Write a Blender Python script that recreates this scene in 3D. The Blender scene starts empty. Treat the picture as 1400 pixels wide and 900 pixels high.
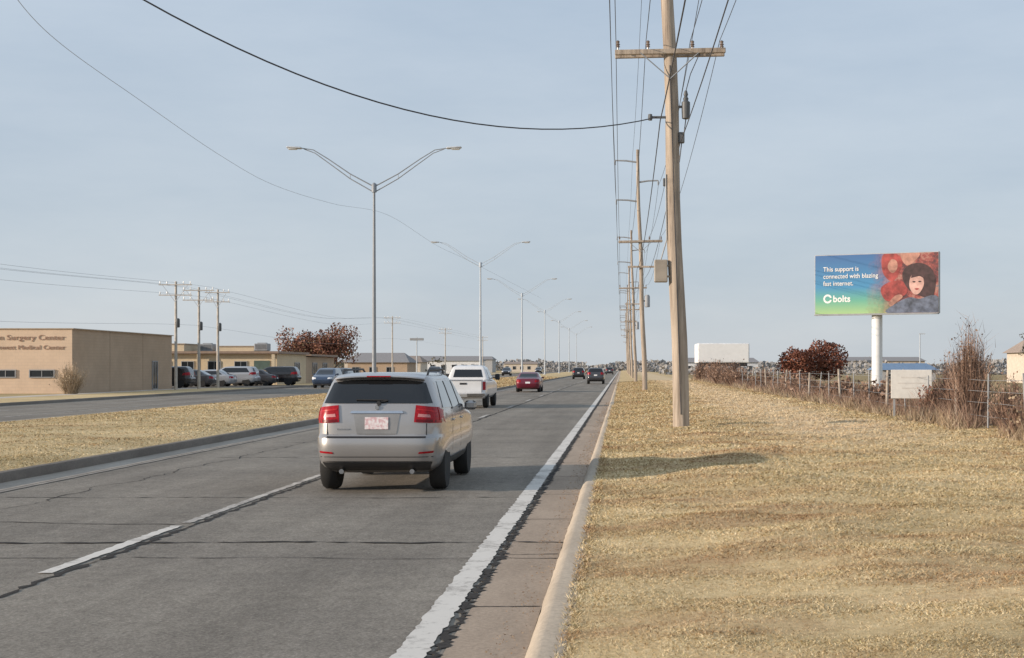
import bpy, math, random
import numpy as np
from mathutils import Vector, Matrix, noise
random.seed(7); np.random.seed(7)
scene=bpy.context.scene
COL=scene.collection
scene.view_settings.view_transform='Standard'
try: scene.view_settings.look='None'
except: pass
scene.view_settings.exposure=0

# ------------------------------------------------------------ materials
def newmat(name):
    m=bpy.data.materials.new(name); m.use_nodes=True
    nt=m.node_tree; b=nt.nodes["Principled BSDF"]
    return m,nt,b
def N(nt,t,**k):
    n=nt.nodes.new(t)
    for a,v in k.items(): setattr(n,a,v)
    return n
def pos(nt):
    return N(nt,'ShaderNodeTexCoord').outputs['Object']
def noisen(nt,vec,scale,detail=4,rough=.6,stretch=None):
    n=N(nt,'ShaderNodeTexNoise'); n.inputs['Scale'].default_value=scale
    n.inputs['Detail'].default_value=detail; n.inputs['Roughness'].default_value=rough
    if stretch:
        mp=N(nt,'ShaderNodeMapping'); mp.inputs['Scale'].default_value=stretch
        nt.links.new(vec,mp.inputs[0]); vec=mp.outputs[0]
    nt.links.new(vec,n.inputs['Vector']); return n.outputs['Fac']
def ramp(nt,fac,stops):
    r=N(nt,'ShaderNodeValToRGB'); e=r.color_ramp.elements
    e[0].position=stops[0][0]; e[0].color=(*stops[0][1],1)
    e[1].position=stops[-1][0]; e[1].color=(*stops[-1][1],1)
    for p,c in stops[1:-1]:
        x=e.new(p); x.color=(*c,1)
    nt.links.new(fac,r.inputs[0]); return r.outputs[0]
def mixc(nt,fac,a,b,mode='MIX'):
    m=N(nt,'ShaderNodeMix',data_type='RGBA',blend_type=mode)
    for s,v in ((m.inputs[0],fac),(m.inputs[6],a),(m.inputs[7],b)):
        if isinstance(v,(int,float)): s.default_value=v
        elif isinstance(v,tuple): s.default_value=(*v,1)
        else: nt.links.new(v,s)
    return m.outputs[2]
def mathn(nt,op,a,b):
    m=N(nt,'ShaderNodeMath',operation=op)
    for s,v in ((m.inputs[0],a),(m.inputs[1],b)):
        if isinstance(v,(int,float)): s.default_value=v
        else: nt.links.new(v,s)
    return m.outputs[0]
def mrange(nt,v,a,b):
    m=N(nt,'ShaderNodeMapRange'); m.inputs[1].default_value=a; m.inputs[2].default_value=b; nt.links.new(v,m.inputs[0]); return m.outputs[0]
def bump(nt,b,h,dist,strength=.6):
    bp=N(nt,'ShaderNodeBump'); bp.inputs['Distance'].default_value=dist; bp.inputs['Strength'].default_value=strength
    nt.links.new(h,bp.inputs['Height']); nt.links.new(bp.outputs[0],b.inputs['Normal'])
MATS={}
def mat(name,col,rough=.7,metal=0.,var=.15,scale=3.,bmp=0.,coat=0.,spec=.5):
    if name in MATS: return MATS[name]
    m,nt,b=newmat(name)
    v=pos(nt); f=noisen(nt,v,scale,5)
    lo=tuple(c*(1-var) for c in col); hi=tuple(min(1,c*(1+var)) for c in col)
    c=ramp(nt,f,[(.3,lo),(.7,hi)])
    nt.links.new(c,b.inputs['Base Color'])
    b.inputs['Roughness'].default_value=rough; b.inputs['Metallic'].default_value=metal
    b.inputs['Specular IOR Level'].default_value=spec
    b.inputs['Coat Weight'].default_value=coat; b.inputs['Coat Roughness'].default_value=.08
    if bmp: bump(nt,b,f,bmp)
    MATS[name]=m; return m

def m_asphalt():
    m,nt,b=newmat('asphalt'); v=pos(nt)
    fine=noisen(nt,v,34,5,.9); mid=noisen(nt,v,2.6,6,.65); big=noisen(nt,v,.6,4,.6,(1.7,.10,1)); pt=noisen(nt,v,.35,3,.5); sp=noisen(nt,v,11,5,.8,(1,.5,1))
    c=ramp(nt,fine,[(.32,(.085,.072,.060)),(.5,(.26,.235,.205)),(.66,(.54,.50,.45))])
    c=mixc(nt,.40,c,ramp(nt,mid,[(.3,(.18,.163,.145)),(.7,(.31,.285,.25))]))
    c=mixc(nt,.7,c,ramp(nt,sp,[(.35,(.72,.71,.70)),(.62,(1.15,1.15,1.14))]),'MULTIPLY')
    c=mixc(nt,.75,c,ramp(nt,big,[(.3,(.72,.71,.69)),(.7,(1.2,1.19,1.16))]),'MULTIPLY')
    c=mixc(nt,.5,c,ramp(nt,pt,[(.35,(.78,.78,.78)),(.6,(1.1,1.1,1.08))]),'MULTIPLY')
    nt.links.new(c,b.inputs['Base Color']); b.inputs['Roughness'].default_value=.95
    b.inputs['Specular IOR Level'].default_value=.15
    bump(nt,b,fine,.008,.8); return m
def path_mask(nt,v):
    s=N(nt,'ShaderNodeSeparateXYZ'); nt.links.new(v,s.inputs[0])
    w=noisen(nt,v,.35,5,.7); x=mathn(nt,'ADD',s.outputs[0],mathn(nt,'MULTIPLY',mathn(nt,'SUBTRACT',w,.5),5.))
    a=mrange(nt,x,2.6,4.2); c=mrange(nt,x,7.6,6.2); y=mrange(nt,s.outputs[1],24,34)
    return mathn(nt,'MULTIPLY',mathn(nt,'MULTIPLY',mathn(nt,'MULTIPLY',a,c),y),.65)
def m_grass(name,dark=1.,rust=True,green=0.):
    m,nt,b=newmat(name); v=pos(nt)
    fine=noisen(nt,v,22,7,.85); mid=noisen(nt,v,3.1,6,.75); big=noisen(nt,v,.30,5,.62,(.5,1,1)); pat=noisen(nt,v,.55,6,.75,(.45,1,1))
    c=ramp(nt,fine,[(.30,(.22*dark,.155*dark,.08*dark)),(.5,(.58*dark,.45*dark,.26*dark)),(.70,(.84*dark,.69*dark,.45*dark))])
    c=mixc(nt,.45,c,ramp(nt,mid,[(.3,(.42*dark,.315*dark,.17*dark)),(.7,(.70*dark,.565*dark,.35*dark))]))
    c=mixc(nt,.8,c,ramp(nt,big,[(.35,(.78,.75,.68)),(.62,(1.12,1.11,1.09))]),'MULTIPLY')
    if rust: 
        c=mixc(nt,ramp(nt,pat,[(.49,(0,0,0)),(.64,(.6,.6,.6))]),c,(.36*dark,.225*dark,.13*dark))
        c=mixc(nt,path_mask(nt,v),c,(.70,.555,.38))
    if green: c=mixc(nt,green,c,(.16,.15,.07))
    nt.links.new(c,b.inputs['Base Color']); b.inputs['Roughness'].default_value=.95; b.inputs['Specular IOR Level'].default_value=.03
    bump(nt,b,fine,.03,.6); return m
def m_blade(name,stops):
    m,nt,b=newmat(name); g=N(nt,'ShaderNodeNewGeometry'); v=pos(nt)
    c=ramp(nt,g.outputs['Random Per Island'],stops)
    pat=noisen(nt,v,.55,6,.75,(.45,1,1))
    c=mixc(nt,ramp(nt,pat,[(.485,(0,0,0)),(.62,(.75,.75,.75))]),c,ramp(nt,g.outputs['Random Per Island'],[(0,(.18,.09,.045)),(.6,(.42,.235,.13)),(1,(.62,.43,.26))]))
    mid=noisen(nt,v,3.1,6,.75); c=mixc(nt,.7,c,ramp(nt,mid,[(.35,(.72,.70,.64)),(.6,(1.12,1.12,1.12))]),'MULTIPLY')
    big=noisen(nt,v,.30,5,.62,(.5,1,1))
    c=mixc(nt,.8,c,ramp(nt,big,[(.35,(.80,.77,.70)),(.62,(1.1,1.09,1.07))]),'MULTIPLY')
    c=mixc(nt,path_mask(nt,v),c,(.74,.60,.42))
    nt.links.new(c,b.inputs['Base Color']); b.inputs['Roughness'].default_value=.9; b.inputs['Specular IOR Level'].default_value=.05
    return m
def m_leaf(name,stops):
    m,nt,b=newmat(name); g=N(nt,'ShaderNodeNewGeometry'); v=pos(nt)
    c=ramp(nt,g.outputs['Random Per Island'],stops)
    f=noisen(nt,v,.9,3); c=mixc(nt,.6,c,ramp(nt,f,[(.35,(.65,.65,.65)),(.65,(1.2,1.2,1.2))]),'MULTIPLY')
    nt.links.new(c,b.inputs['Base Color']); b.inputs['Roughness'].default_value=.9; b.inputs['Specular IOR Level'].default_value=.1
    return m
def m_paint_line(name,col,wear=.5,scale=9):
    m,nt,b=newmat(name); v=pos(nt); f=noisen(nt,v,scale,8,.85); f2=noisen(nt,v,1.3,5,.75)
    h=mathn(nt,'MULTIPLY',mathn(nt,'ADD',f,f2),.5)
    c=ramp(nt,h,[(wear-.08,(.24,.215,.19)),(wear+.03,col),(.8,tuple(min(1,x*1.1) for x in col))])
    nt.links.new(c,b.inputs['Base Color']); b.inputs['Roughness'].default_value=.9; return m
def m_wood():
    m,nt,b=newmat('weathered_wood'); v=pos(nt)
    f=noisen(nt,v,9,6,.7,(1,1,.06)); g=noisen(nt,v,1.1,4,.6,(1,1,.4))
    c=ramp(nt,f,[(.3,(.20,.16,.13)),(.5,(.43,.36,.29)),(.75,(.60,.52,.43))])
    c=mixc(nt,.7,c,ramp(nt,g,[(.3,(.62,.60,.58)),(.7,(1.12,1.1,1.08))]),'MULTIPLY')
    nt.links.new(c,b.inputs['Base Color']); b.inputs['Roughness'].default_value=.9
    bump(nt,b,f,.02,.8); return m
def m_concrete(name,col,dirt=.5):
    m,nt,b=newmat(name); v=pos(nt)
    f=noisen(nt,v,26,6,.8); g=noisen(nt,v,1.1,6,.7,(1.2,.3,1))
    c=ramp(nt,f,[(.33,tuple(x*.74 for x in col)),(.67,tuple(x*1.18 for x in col))])
    c=mixc(nt,dirt+.3,c,ramp(nt,g,[(.32,(.66,.62,.58)),(.62,(1.1,1.08,1.05))]),'MULTIPLY')
    nt.links.new(c,b.inputs['Base Color']); b.inputs['Roughness'].default_value=.92
    bump(nt,b,f,.006,.6); return m
def m_brick(name,c1,c2,mort,sc=1.):
    m,nt,b=newmat(name); v=pos(nt)
    s=N(nt,'ShaderNodeSeparateXYZ'); nt.links.new(v,s.inputs[0])
    a=mathn(nt,'ADD',s.outputs[0],s.outputs[1])
    cb=N(nt,'ShaderNodeCombineXYZ'); nt.links.new(a,cb.inputs[0]); nt.links.new(s.outputs[2],cb.inputs[1])
    br=N(nt,'ShaderNodeTexBrick'); br.inputs['Scale'].default_value=sc
    br.inputs['Color1'].default_value=(*c1,1); br.inputs['Color2'].default_value=(*c2,1); br.inputs['Mortar'].default_value=(*mort,1)
    br.inputs['Mortar Size'].default_value=.012; br.inputs['Brick Width'].default_value=.4; br.inputs['Row Height'].default_value=.2
    nt.links.new(cb.outputs[0],br.inputs['Vector'])
    g=noisen(nt,v,.5,5,.7); c=mixc(nt,.6,br.outputs['Color'],ramp(nt,g,[(.3,(.8,.79,.77)),(.7,(1.1,1.1,1.1))]),'MULTIPLY')
    nt.links.new(c,b.inputs['Base Color']); b.inputs['Roughness'].default_value=.9; return m
def m_gradient_poster():
    m,nt,b=newmat('poster_print'); v=N(nt,'ShaderNodeTexCoord').outputs['Object']
    s=N(nt,'ShaderNodeSeparateXYZ'); nt.links.new(v,s.inputs[0])
    left=ramp(nt,mrange(nt,s.outputs[2],-1.75,1.75),[(.0,(.33,.50,.22)),(.22,(.12,.38,.28)),(.45,(.05,.24,.44)),(1,(.04,.13,.32))])
    f=noisen(nt,v,1.5,7,.75); right=ramp(nt,f,[(.33,(.03,.022,.03)),(.43,(.10,.035,.04)),(.52,(.30,.07,.06)),(.60,(.38,.20,.16)),(.68,(.12,.13,.17))])
    w=noisen(nt,v,.9,5,.7); xx=mathn(nt,'ADD',s.outputs[0],mathn(nt,'MULTIPLY',mathn(nt,'SUBTRACT',w,.5),2.5))
    c=mixc(nt,mrange(nt,xx,-.4,1.3),left,right)
    nt.links.new(c,b.inputs['Base Color']); b.inputs['Roughness'].default_value=.5; return m

ASPH=m_asphalt(); GRASS=m_grass('dry_grass',1.12); MEDG=m_grass('median_grass',1.14,False); FIELD=m_grass('field_grass',.78,True,.22); FARG=m_grass('far_ground',.9,False,.1)
WOOD=m_wood(); CONC=m_concrete('gutter_concrete',(.40,.315,.24),.4); KERB=m_concrete('kerb_concrete',(.47,.40,.315),.4); KERBD=m_concrete('dark_kerb_concrete',(.20,.175,.15),.5)
GUTL=m_concrete('pale_gutter_concrete',(.40,.36,.31),.5)
WALK=m_concrete('sidewalk_concrete',(.62,.55,.46),.2)
WHITEL=m_paint_line('white_line_paint',(.66,.625,.57),.46); WORNL=m_paint_line('worn_line_paint',(.56,.53,.48),.51,14); YEL=m_paint_line('faded_edge_paint',(.44,.40,.34),.57,12)
TAR=mat('tar_seam',(.045,.04,.036),.9,0,.4,20,0,0,.2)
STEEL=mat('galvanised_steel',(.27,.29,.315),.6,.2,.1,2); STEELF=mat('hazed_galvanised_steel',(.47,.51,.55),.7,0,.1,2); GLASS=mat('tinted_glass',(.010,.011,.013),.05,0,.1,1,0,.6,.5)  # second steel is paler: distance haze put into the colour of far metalwork
BLACK=mat('black_plastic',(.025,.025,.027),.55); RUBBER=mat('tyre_rubber',(.02,.02,.02),.85); RIM=mat('alloy_rim',(.45,.46,.47),.3,.8)
RED=mat('red_lens',(.33,.007,.014),.25,0,.3,30,0,0,.3); REDL=mat('pink_lens',(.55,.24,.24),.3,0,.2,30,0,0,.3); WHITE=mat('white_enamel',(.80,.80,.79),.35,0,.04)
WIRE=mat('black_cable',(.06,.06,.067),.6); WIREG=mat('aluminium_cable',(.34,.37,.40),.5,0)
GREY=mat('grey_enamel',(.30,.31,.32),.5); DGREY=mat('dark_grey_enamel',(.10,.105,.11),.5); CERAM=mat('porcelain',(.22,.17,.14),.3); CHROME=mat('chrome_trim',(.6,.6,.62),.2,1.)
WIN=mat('window_pane',(.02,.025,.03),.08,0,.2,1); TRUNK=mat('bark',(.09,.07,.055),.95,0,.3,8,.02)

# ------------------------------------------------------------ mesh builder
class MB:
    def __init__(s): s.v=[];s.f=[];s.m=[]
    def add(s,vs,fs,mi=0):
        o=len(s.v); s.v+= [tuple(x) for x in vs]; s.f+=[tuple(i+o for i in f) for f in fs]; s.m+=[mi]*len(fs)
    def box(s,c,d,mi=0,rot=None,bev=0.):
        x,y,z=[k/2 for k in d]; b=min(bev,x*.9,y*.9,z*.9)
        if b<=0:
            vs=[(i*x,j*y,k*z) for i in(-1,1) for j in(-1,1) for k in(-1,1)]
            fs=[(0,1,3,2),(4,6,7,5),(0,4,5,1),(2,3,7,6),(0,2,6,4),(1,5,7,3)]
        else:
            def ring(hx,hy,zz):
                return [(hx,hy-b,zz),(hx-b,hy,zz),(-hx+b,hy,zz),(-hx,hy-b,zz),(-hx,-hy+b,zz),(-hx+b,-hy,zz),(hx-b,-hy,zz),(hx,-hy+b,zz)]
            def inn(zz): return [(sx*(abs(px)-b if abs(px)>x-b*1.01 else abs(px)), sy*(abs(py)-b if abs(py)>y-b*1.01 else abs(py)),zz) for px,py,sx,sy in [(p[0],p[1],1 if p[0]>0 else -1,1 if p[1]>0 else -1) for p in ring(x,y,0)]]
            rings=[inn(-z),ring(x,y,-z+b),ring(x,y,z-b),inn(z)]
            vs=sum(rings,[]); fs=[]
            for r in range(3):
                for i in range(8):
                    j=(i+1)%8; fs.append((r*8+i,r*8+j,r*8+8+j,r*8+8+i))
            fs.append(tuple(range(7,-1,-1))); fs.append(tuple(range(24,32)))
        M=rot if rot is not None else Matrix.Identity(3)
        vs=[tuple(Vector(c)+M@Vector(p)) for p in vs]; s.add(vs,fs,mi)
    def tube(s,pts,rad,n=8,mi=0,cap=True):
        pts=[Vector(p) for p in pts]
        if isinstance(rad,(int,float)): rad=[rad]*len(pts)
        vs=[];fs=[]
        up=None
        for i,p in enumerate(pts):
            d=(pts[min(i+1,len(pts)-1)]-pts[max(i-1,0)]).normalized()
            if up is None: up=Vector((0,0,1)) if abs(d.z)<.9 else Vector((1,0,0))
            a=d.cross(up).normalized(); b=a.cross(d).normalized(); 
            for k in range(n):
                t=2*math.pi*k/n; vs.append(p+rad[i]*(math.cos(t)*a+math.sin(t)*b))
        for i in range(len(pts)-1):
            for k in range(n):
                j=(k+1)%n; fs.append((i*n+k,i*n+n+k,i*n+n+j,i*n+j))
        if cap: fs.append(tuple(range(n))); fs.append(tuple((len(pts)-1)*n+k for k in range(n-1,-1,-1)))
        s.add(vs,fs,mi)
    def lathe(s,prof,c=(0,0,0),axis='X',n=24,mi=0):
        vs=[];fs=[]
        for r,h in prof:
            for k in range(n):
                t=2*math.pi*k/n; a,b=r*math.cos(t),r*math.sin(t)
                p={'X':(h,a,b),'Y':(a,h,b),'Z':(a,b,h)}[axis]
                vs.append((c[0]+p[0],c[1]+p[1],c[2]+p[2]))
        for i in range(len(prof)-1):
            for k in range(n):
                j=(k+1)%n; fs.append((i*n+k,i*n+j,i*n+n+j,i*n+n+k))
        fs.append(tuple(range(n-1,-1,-1))); fs.append(tuple((len(prof)-1)*n+k for k in range(n)))
        s.add(vs,fs,mi)
    def build(s,name,mats,parent=None,smooth=False,angle=35,loc=None):
        me=bpy.data.meshes.new(name); me.from_pydata(s.v,[],s.f)
        for m in (mats if isinstance(mats,(list,tuple)) else [mats]): me.materials.append(m)
        me.polygons.foreach_set('material_index',s.m)
        me.update()
        if smooth:
            me.shade_smooth()
            try: me.set_sharp_from_angle(angle=math.radians(angle))
            except Exception: pass
        o=bpy.data.objects.new(name,me); COL.objects.link(o)
        if loc is not None: o.location=loc
        if parent: o.parent=parent
        return o
def fixn(o):
    import bmesh
    bm=bmesh.new(); bm.from_mesh(o.data); bmesh.ops.recalc_face_normals(bm,faces=bm.faces); bm.to_mesh(o.data); bm.free(); return o
def empty(name,loc,label,cat,rotz=0,group=None):
    e=bpy.data.objects.new(name,None); COL.objects.link(e); e.location=loc; e.rotation_euler=(0,0,rotz); e.empty_display_size=.3
    e['label']=label; e['category']=cat
    if group: e['group']=group
    return e
def tag(o,label=None,cat=None,group=None,kind=None):
    if label: o['label']=label
    if cat: o['category']=cat
    if group: o['group']=group
    if kind: o['kind']=kind
    return o
def text_mesh(txt,size,name,m,parent,loc,rot,align='LEFT',extr=.01,offset=0.0,sx=1.,sp=1.):
    cu=bpy.data.curves.new(name,'FONT'); cu.body=txt; cu.size=size; cu.align_x=align; cu.extrude=extr; cu.offset=offset; cu.space_character=sp
    t=bpy.data.objects.new(name+'_t',cu); COL.objects.link(t)
    dg=bpy.context.evaluated_depsgraph_get(); dg.update()
    me=bpy.data.meshes.new_from_object(t.evaluated_get(dg)); bpy.data.objects.remove(t)
    for v in me.vertices: v.co.x*=sx
    me.materials.clear(); me.materials.append(m)
    o=bpy.data.objects.new(name,me); COL.objects.link(o); o.location=loc; o.rotation_euler=rot; o.parent=parent
    return o

# ------------------------------------------------------------ terrain & road
MX=-18.7; FX=-28.6   # near / far edge of the opposing carriageway
def hR(x,y):
    x=np.asarray(x,float); y=np.asarray(y,float)
    base=np.interp(x,[-.34,0,.8,2,9,30,3000],[.125,.14,.20,.29,.30,.26,.2])
    w=np.clip((x+.34)/1.0,0,1)
    return base+w*(.022*np.sin(x*1.7+y*.9)+.018*np.sin(x*3.1-y*2.3+1)+.012*np.sin(y*4.7+x*2.1))*np.clip(60/np.maximum(y,1),0,1)
def hM(x,y):
    x=np.asarray(x,float); y=np.asarray(y,float)
    base=np.interp(x,[MX,MX+1,-14.5,-10.6,-9.8],[.14,.18,.30,.24,.155])
    w=np.clip(np.minimum(-9.8-x,x-MX),0,1)
    return base+w*(.02*np.sin(x*1.3+y*.8)+.014*np.sin(x*2.7-y*1.9))
def sheet(name,xs,ys,hf,m,label=None):
    X,Y=np.meshgrid(xs,ys); Z=hf(X,Y); nx=len(xs); ny=len(ys)
    vs=np.stack([X.ravel(),Y.ravel(),np.broadcast_to(Z,X.shape).ravel()],1).tolist()
    fs=[(j*nx+i,j*nx+i+1,(j+1)*nx+i+1,(j+1)*nx+i) for j in range(ny-1) for i in range(nx-1)]
    b=MB(); b.add(vs,fs); o=b.build(name,m,smooth=True,angle=80); o['kind']='structure'; return o
flat=lambda z:(lambda X,Y:np.full(np.shape(X),z))
ys=np.concatenate([np.arange(-25,6,3),np.arange(6,50,.35),np.arange(50,120,2),np.array([125,150,200,300,500,900,1600,3000])])
sheet('ground',[-4000,-30,30,4000],[-200,0,500,4000],flat(-.06),FARG)
sheet('grass_verge',np.concatenate([np.arange(-.34,9.2,.3),[9.4]]),ys,hR,GRASS)
sheet('field',[9.4,12,16,25,40,80,200,800,3000],ys,hR,FIELD)
sheet('median_grass',np.concatenate([np.arange(MX,-9.9,.6),[-9.8]]),ys,hM,MEDG)
ysf=[-25,20,60,100,200,500,1500,3000]
sheet('opposing_road',[FX,MX-.2],ysf,flat(0.),ASPH)
sheet('sidewalk',[-34.6,-33.0],ysf,flat(.136),WALK)
sheet('left_verge',[-33.0,FX-.2],ysf,flat(.13),MEDG)
sheet('left_ground',[-3000,-200,-60,-34.6],ysf,flat(.12),FARG)
sheet('parking_lot',[-90,-34.8],[107.5,128],flat(.128),ASPH)
sheet('car_park_entrance',[-34.8,FX-.2],[112,128],flat(.142),ASPH)
rb=MB()
for y0,y1 in zip(ysf[:-1],ysf[1:]): rb.add([(-9.05,y0,0),(-1.12,y0,0),(-1.12,y1,0),(-9.05,y1,0)],[(0,1,2,3)])
def ribbon(b,pts,w,mi,z,jit=.4):
    L=[];R=[]
    for i,p in enumerate(pts):
        a=Vector(pts[max(i-1,0)]);c=Vector(pts[min(i+1,len(pts)-1)]);d=(c-a).normalized();n=Vector((-d.y,d.x))
        wl=w*(.5+jit*(random.random()-.5)); wr=w*(.5+jit*(random.random()-.5))
        L.append((p[0]+n.x*wl,p[1]+n.y*wl,z));R.append((p[0]-n.x*wr,p[1]-n.y*wr,z))
    k=len(pts); b.add(L+R,[(k+i,k+i+1,i+1,i) for i in range(k-1)],mi)
def wob(x0,y0,x1,y1,step,amp,seed):
    L=math.hypot(x1-x0,y1-y0); n=max(2,int(L/step)); out=[]
    nx,ny=-(y1-y0)/L,(x1-x0)/L
    for i in range(n+1):
        t=i/n; a=amp*(noise.noise(Vector((t*L*.8,seed,0)))*1.4+noise.noise(Vector((t*L*4,seed,3)))*.5)
        out.append((x0+(x1-x0)*t+nx*a,y0+(y1-y0)*t+ny*a))
    return out
sd=1
for yy,w in [(14.15,.06),(12.95,.016),(19.0,.03),(27.5,.03),(33,.025),(40,.04),(54,.04),(68,.05),(85,.06),(110,.07)]:
    sd+=1; ribbon(rb,wob(-9.0,yy+.15*random.random(),-.6 if yy<15 else -1.2,yy+.1,.12,.08,sd),w,1,.007,1.2)
ribbon(rb,wob(-9.0,16.2,-5.1,15.9,.12,.12,33),.03,1,.004,.8)
ribbon(rb,wob(-7.9,14,-7.5,34,.2,.2,41),.015,1,.004,.9)
ribbon(rb,wob(-4.87,5,-4.87,150,.12,.035,44),.06,1,.005,1.1)
ribbon(rb,wob(-1.16,5,-1.16,60,.06,.035,50),.065,1,.006,1.5)
ribbon(rb,wob(-1.14,60,-1.14,250,.5,.03,51),.08,1,.006,.6)
road=rb.build('road',[ASPH,TAR]); road['kind']='structure'
def strip(name,x0,x1,y0,y1,z,m,step=3.,parent=None,jit=0.):
    b=MB(); n=max(1,int((y1-y0)/step)); L=[];R=[]
    for i in range(n+1):
        y=y0+(y1-y0)*i/n; L.append((x0+jit*(random.random()-.5),y,z));R.append((x1+jit*(random.random()-.5),y,z))
    b.add(L+R,[(n+1+i,n+2+i,i+1,i)[::1] for i in range(n)]); o=b.build(name,m,parent); o['kind']='structure'; return o
strip('edge_line',-1.42,-1.215,4,120,.009,WHITEL,.08,road,.03)
strip('edge_line',-1.43,-1.22,120,700,.009,WHITEL,10,road)
yy=-.1
while yy<330:
    strip('lane_dash',-5.09,-4.955,yy,yy+3.6,.009,WHITEL if yy<25 else WORNL,.1,road,.03); yy+=12.2
strip('worn_lane_line',-5.07,-4.96,16,24,.008,WORNL,.1,road,.03)
strip('median_edge_line',-8.98,-8.88,10,200,.009,YEL,.2,road,.02)
strip('opposing_edge_line',-19.3,-19.17,20,300,.009,YEL,.5)
for x in (-22.2,-25.4): strip('opposing_lane_line',x-.06,x+.06,20,300,.009,WORNL,.5)
strip('gutter',-1.12,-.60,-20,900,.003,CONC,5)
strip('gutter_pan',-9.62,-9.05,-20,900,.003,GUTL,5)
def kerb(name,x0,x1,h,m,face,ya=-20,yb=900):
    b=MB(); yl=[ya]+list(np.arange(5,60,.2))+[80,120,200,400,yb]
    vs=[]
    for y in yl:
        j=.010*noise.noise(Vector((y*2.7,x0,0)))+.007*noise.noise(Vector((y*9,x0,4)))
        if face<0: pr=[(x0-.0,0),(x0+.04,h*.6),(x0+.08,h*.92),(x0+.12,h),(x1,h-.005),(x1,-.02)]
        else: pr=[(x0,-.02),(x0,h-.01),(x0+.02,h+.006),(x1-.06,h),(x1-.03,h*.75),(x1,0)]
        vs+=[(p[0]+j,y,p[1]+j*.6) for p in pr]
    fs=[(j*6+i,(j+1)*6+i,(j+1)*6+i+1,j*6+i+1) for j in range(len(yl)-1) for i in range(5)]
    b.add(vs,fs); o=b.build(name,m,smooth=True,angle=40); fixn(o); o['kind']='structure'; return o
kerb('kerb',-.60,-.33,.13,KERB,-1)
kerb('median_kerb',-9.82,-9.62,.15,KERBD,1)
kerb('median_kerb_far',MX-.2,MX,.15,KERB,-1)
kerb('far_kerb',FX-.2,FX,.13,KERBD,1)
jb=MB()
for y in [10.4,13.3,16.4,19.6,22.8,26,32,38,45,52]:
    ribbon(jb,wob(-1.11,y,-.61,y+.03,.06,.02,y),.02,0,.007,.6)
o=jb.build('gutter_joints',TAR); o['kind']='structure'; o.parent=road

def blades(name,xr,yr,n,h,hf,m,mode='R',lean=.9,w=.008,pw=.8,dens=1.):
    u=np.random.rand(n)**dens; y=yr[0]*(yr[1]/yr[0])**u
    if mode=='R': x=xr[0]+np.random.rand(n)*(np.minimum(xr[1],y*.30+.4)-xr[0])
    elif mode=='M': x=xr[1]-np.random.rand(n)*(xr[1]-np.maximum(xr[0],-.46*y-1.8))
    else: x=xr[0]+np.random.rand(n)*(xr[1]-xr[0])
    z=hf(x,y)-.004; sc=(y/10)**pw
    hh=h*(.5+np.random.rand(n))*sc**.7; a=np.random.rand(n)*2*np.pi; l=hh*lean*(.4+np.random.rand(n))
    ww=w*sc*(.6+.8*np.random.rand(n)); b=np.random.rand(n)*2*np.pi
    P=np.zeros((n,3,3)); 
    P[:,0]=np.stack([x-ww*np.cos(b),y-ww*np.sin(b),z],1); P[:,1]=np.stack([x+ww*np.cos(b),y+ww*np.sin(b),z],1)
    P[:,2]=np.stack([x+l*np.cos(a),y+l*np.sin(a),z+hh*.8],1)
    me=bpy.data.meshes.new(name); me.vertices.add(3*n); me.vertices.foreach_set('co',P.ravel())
    me.loops.add(3*n); me.loops.foreach_set('vertex_index',np.arange(3*n,dtype=np.int32))
    me.polygons.add(n); me.polygons.foreach_set('loop_start',np.arange(0,3*n,3,dtype=np.int32)); me.polygons.foreach_set('loop_total',np.full(n,3,dtype=np.int32))
    me.update(calc_edges=True); me.validate(); me.materials.append(m)
    o=bpy.data.objects.new(name,me); COL.objects.link(o); return o
BLADE=m_blade('straw_blades',[(0,(.17,.115,.05)),(.2,(.40,.305,.17)),(.55,(.68,.55,.345)),(.9,(.86,.735,.50)),(1,(.38,.36,.17))])
o=blades('dry_grass',(-.34,10),(6.3,150),460000,.018,hR,BLADE,'R',1.5,.0042,.92,1.0); tag(o,'short dormant straw-coloured grass covering the verge','grass',kind='stuff')
o=blades('median_turf',(MX+.1,-9.84),(19,220),130000,.011,hM,BLADE,'M',1.5,.0048,.9,1.0); tag(o,'short dormant straw grass on the median strip','grass',kind='stuff')
o=blades('kerb_grass_fringe',(-.39,-.28),(7.5,60),9000,.028,hR,BLADE,'K',1.3,.0045); tag(o,'ragged dry grass fringe along the kerb edge','grass',kind='stuff')
LEAFL=m_blade('leaf_litter',[(0,(.14,.08,.045)),(.5,(.30,.19,.11)),(1,(.50,.36,.22))])
o=blades('leaf_litter',(-.85,-.6),(7.5,70),1100,.008,lambda x,y:np.full(np.shape(x),.010),LEAFL,'K',2.,.006,.6); tag(o,'scattered brown grit and leaf bits in the gutter','debris',kind='stuff')

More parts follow.
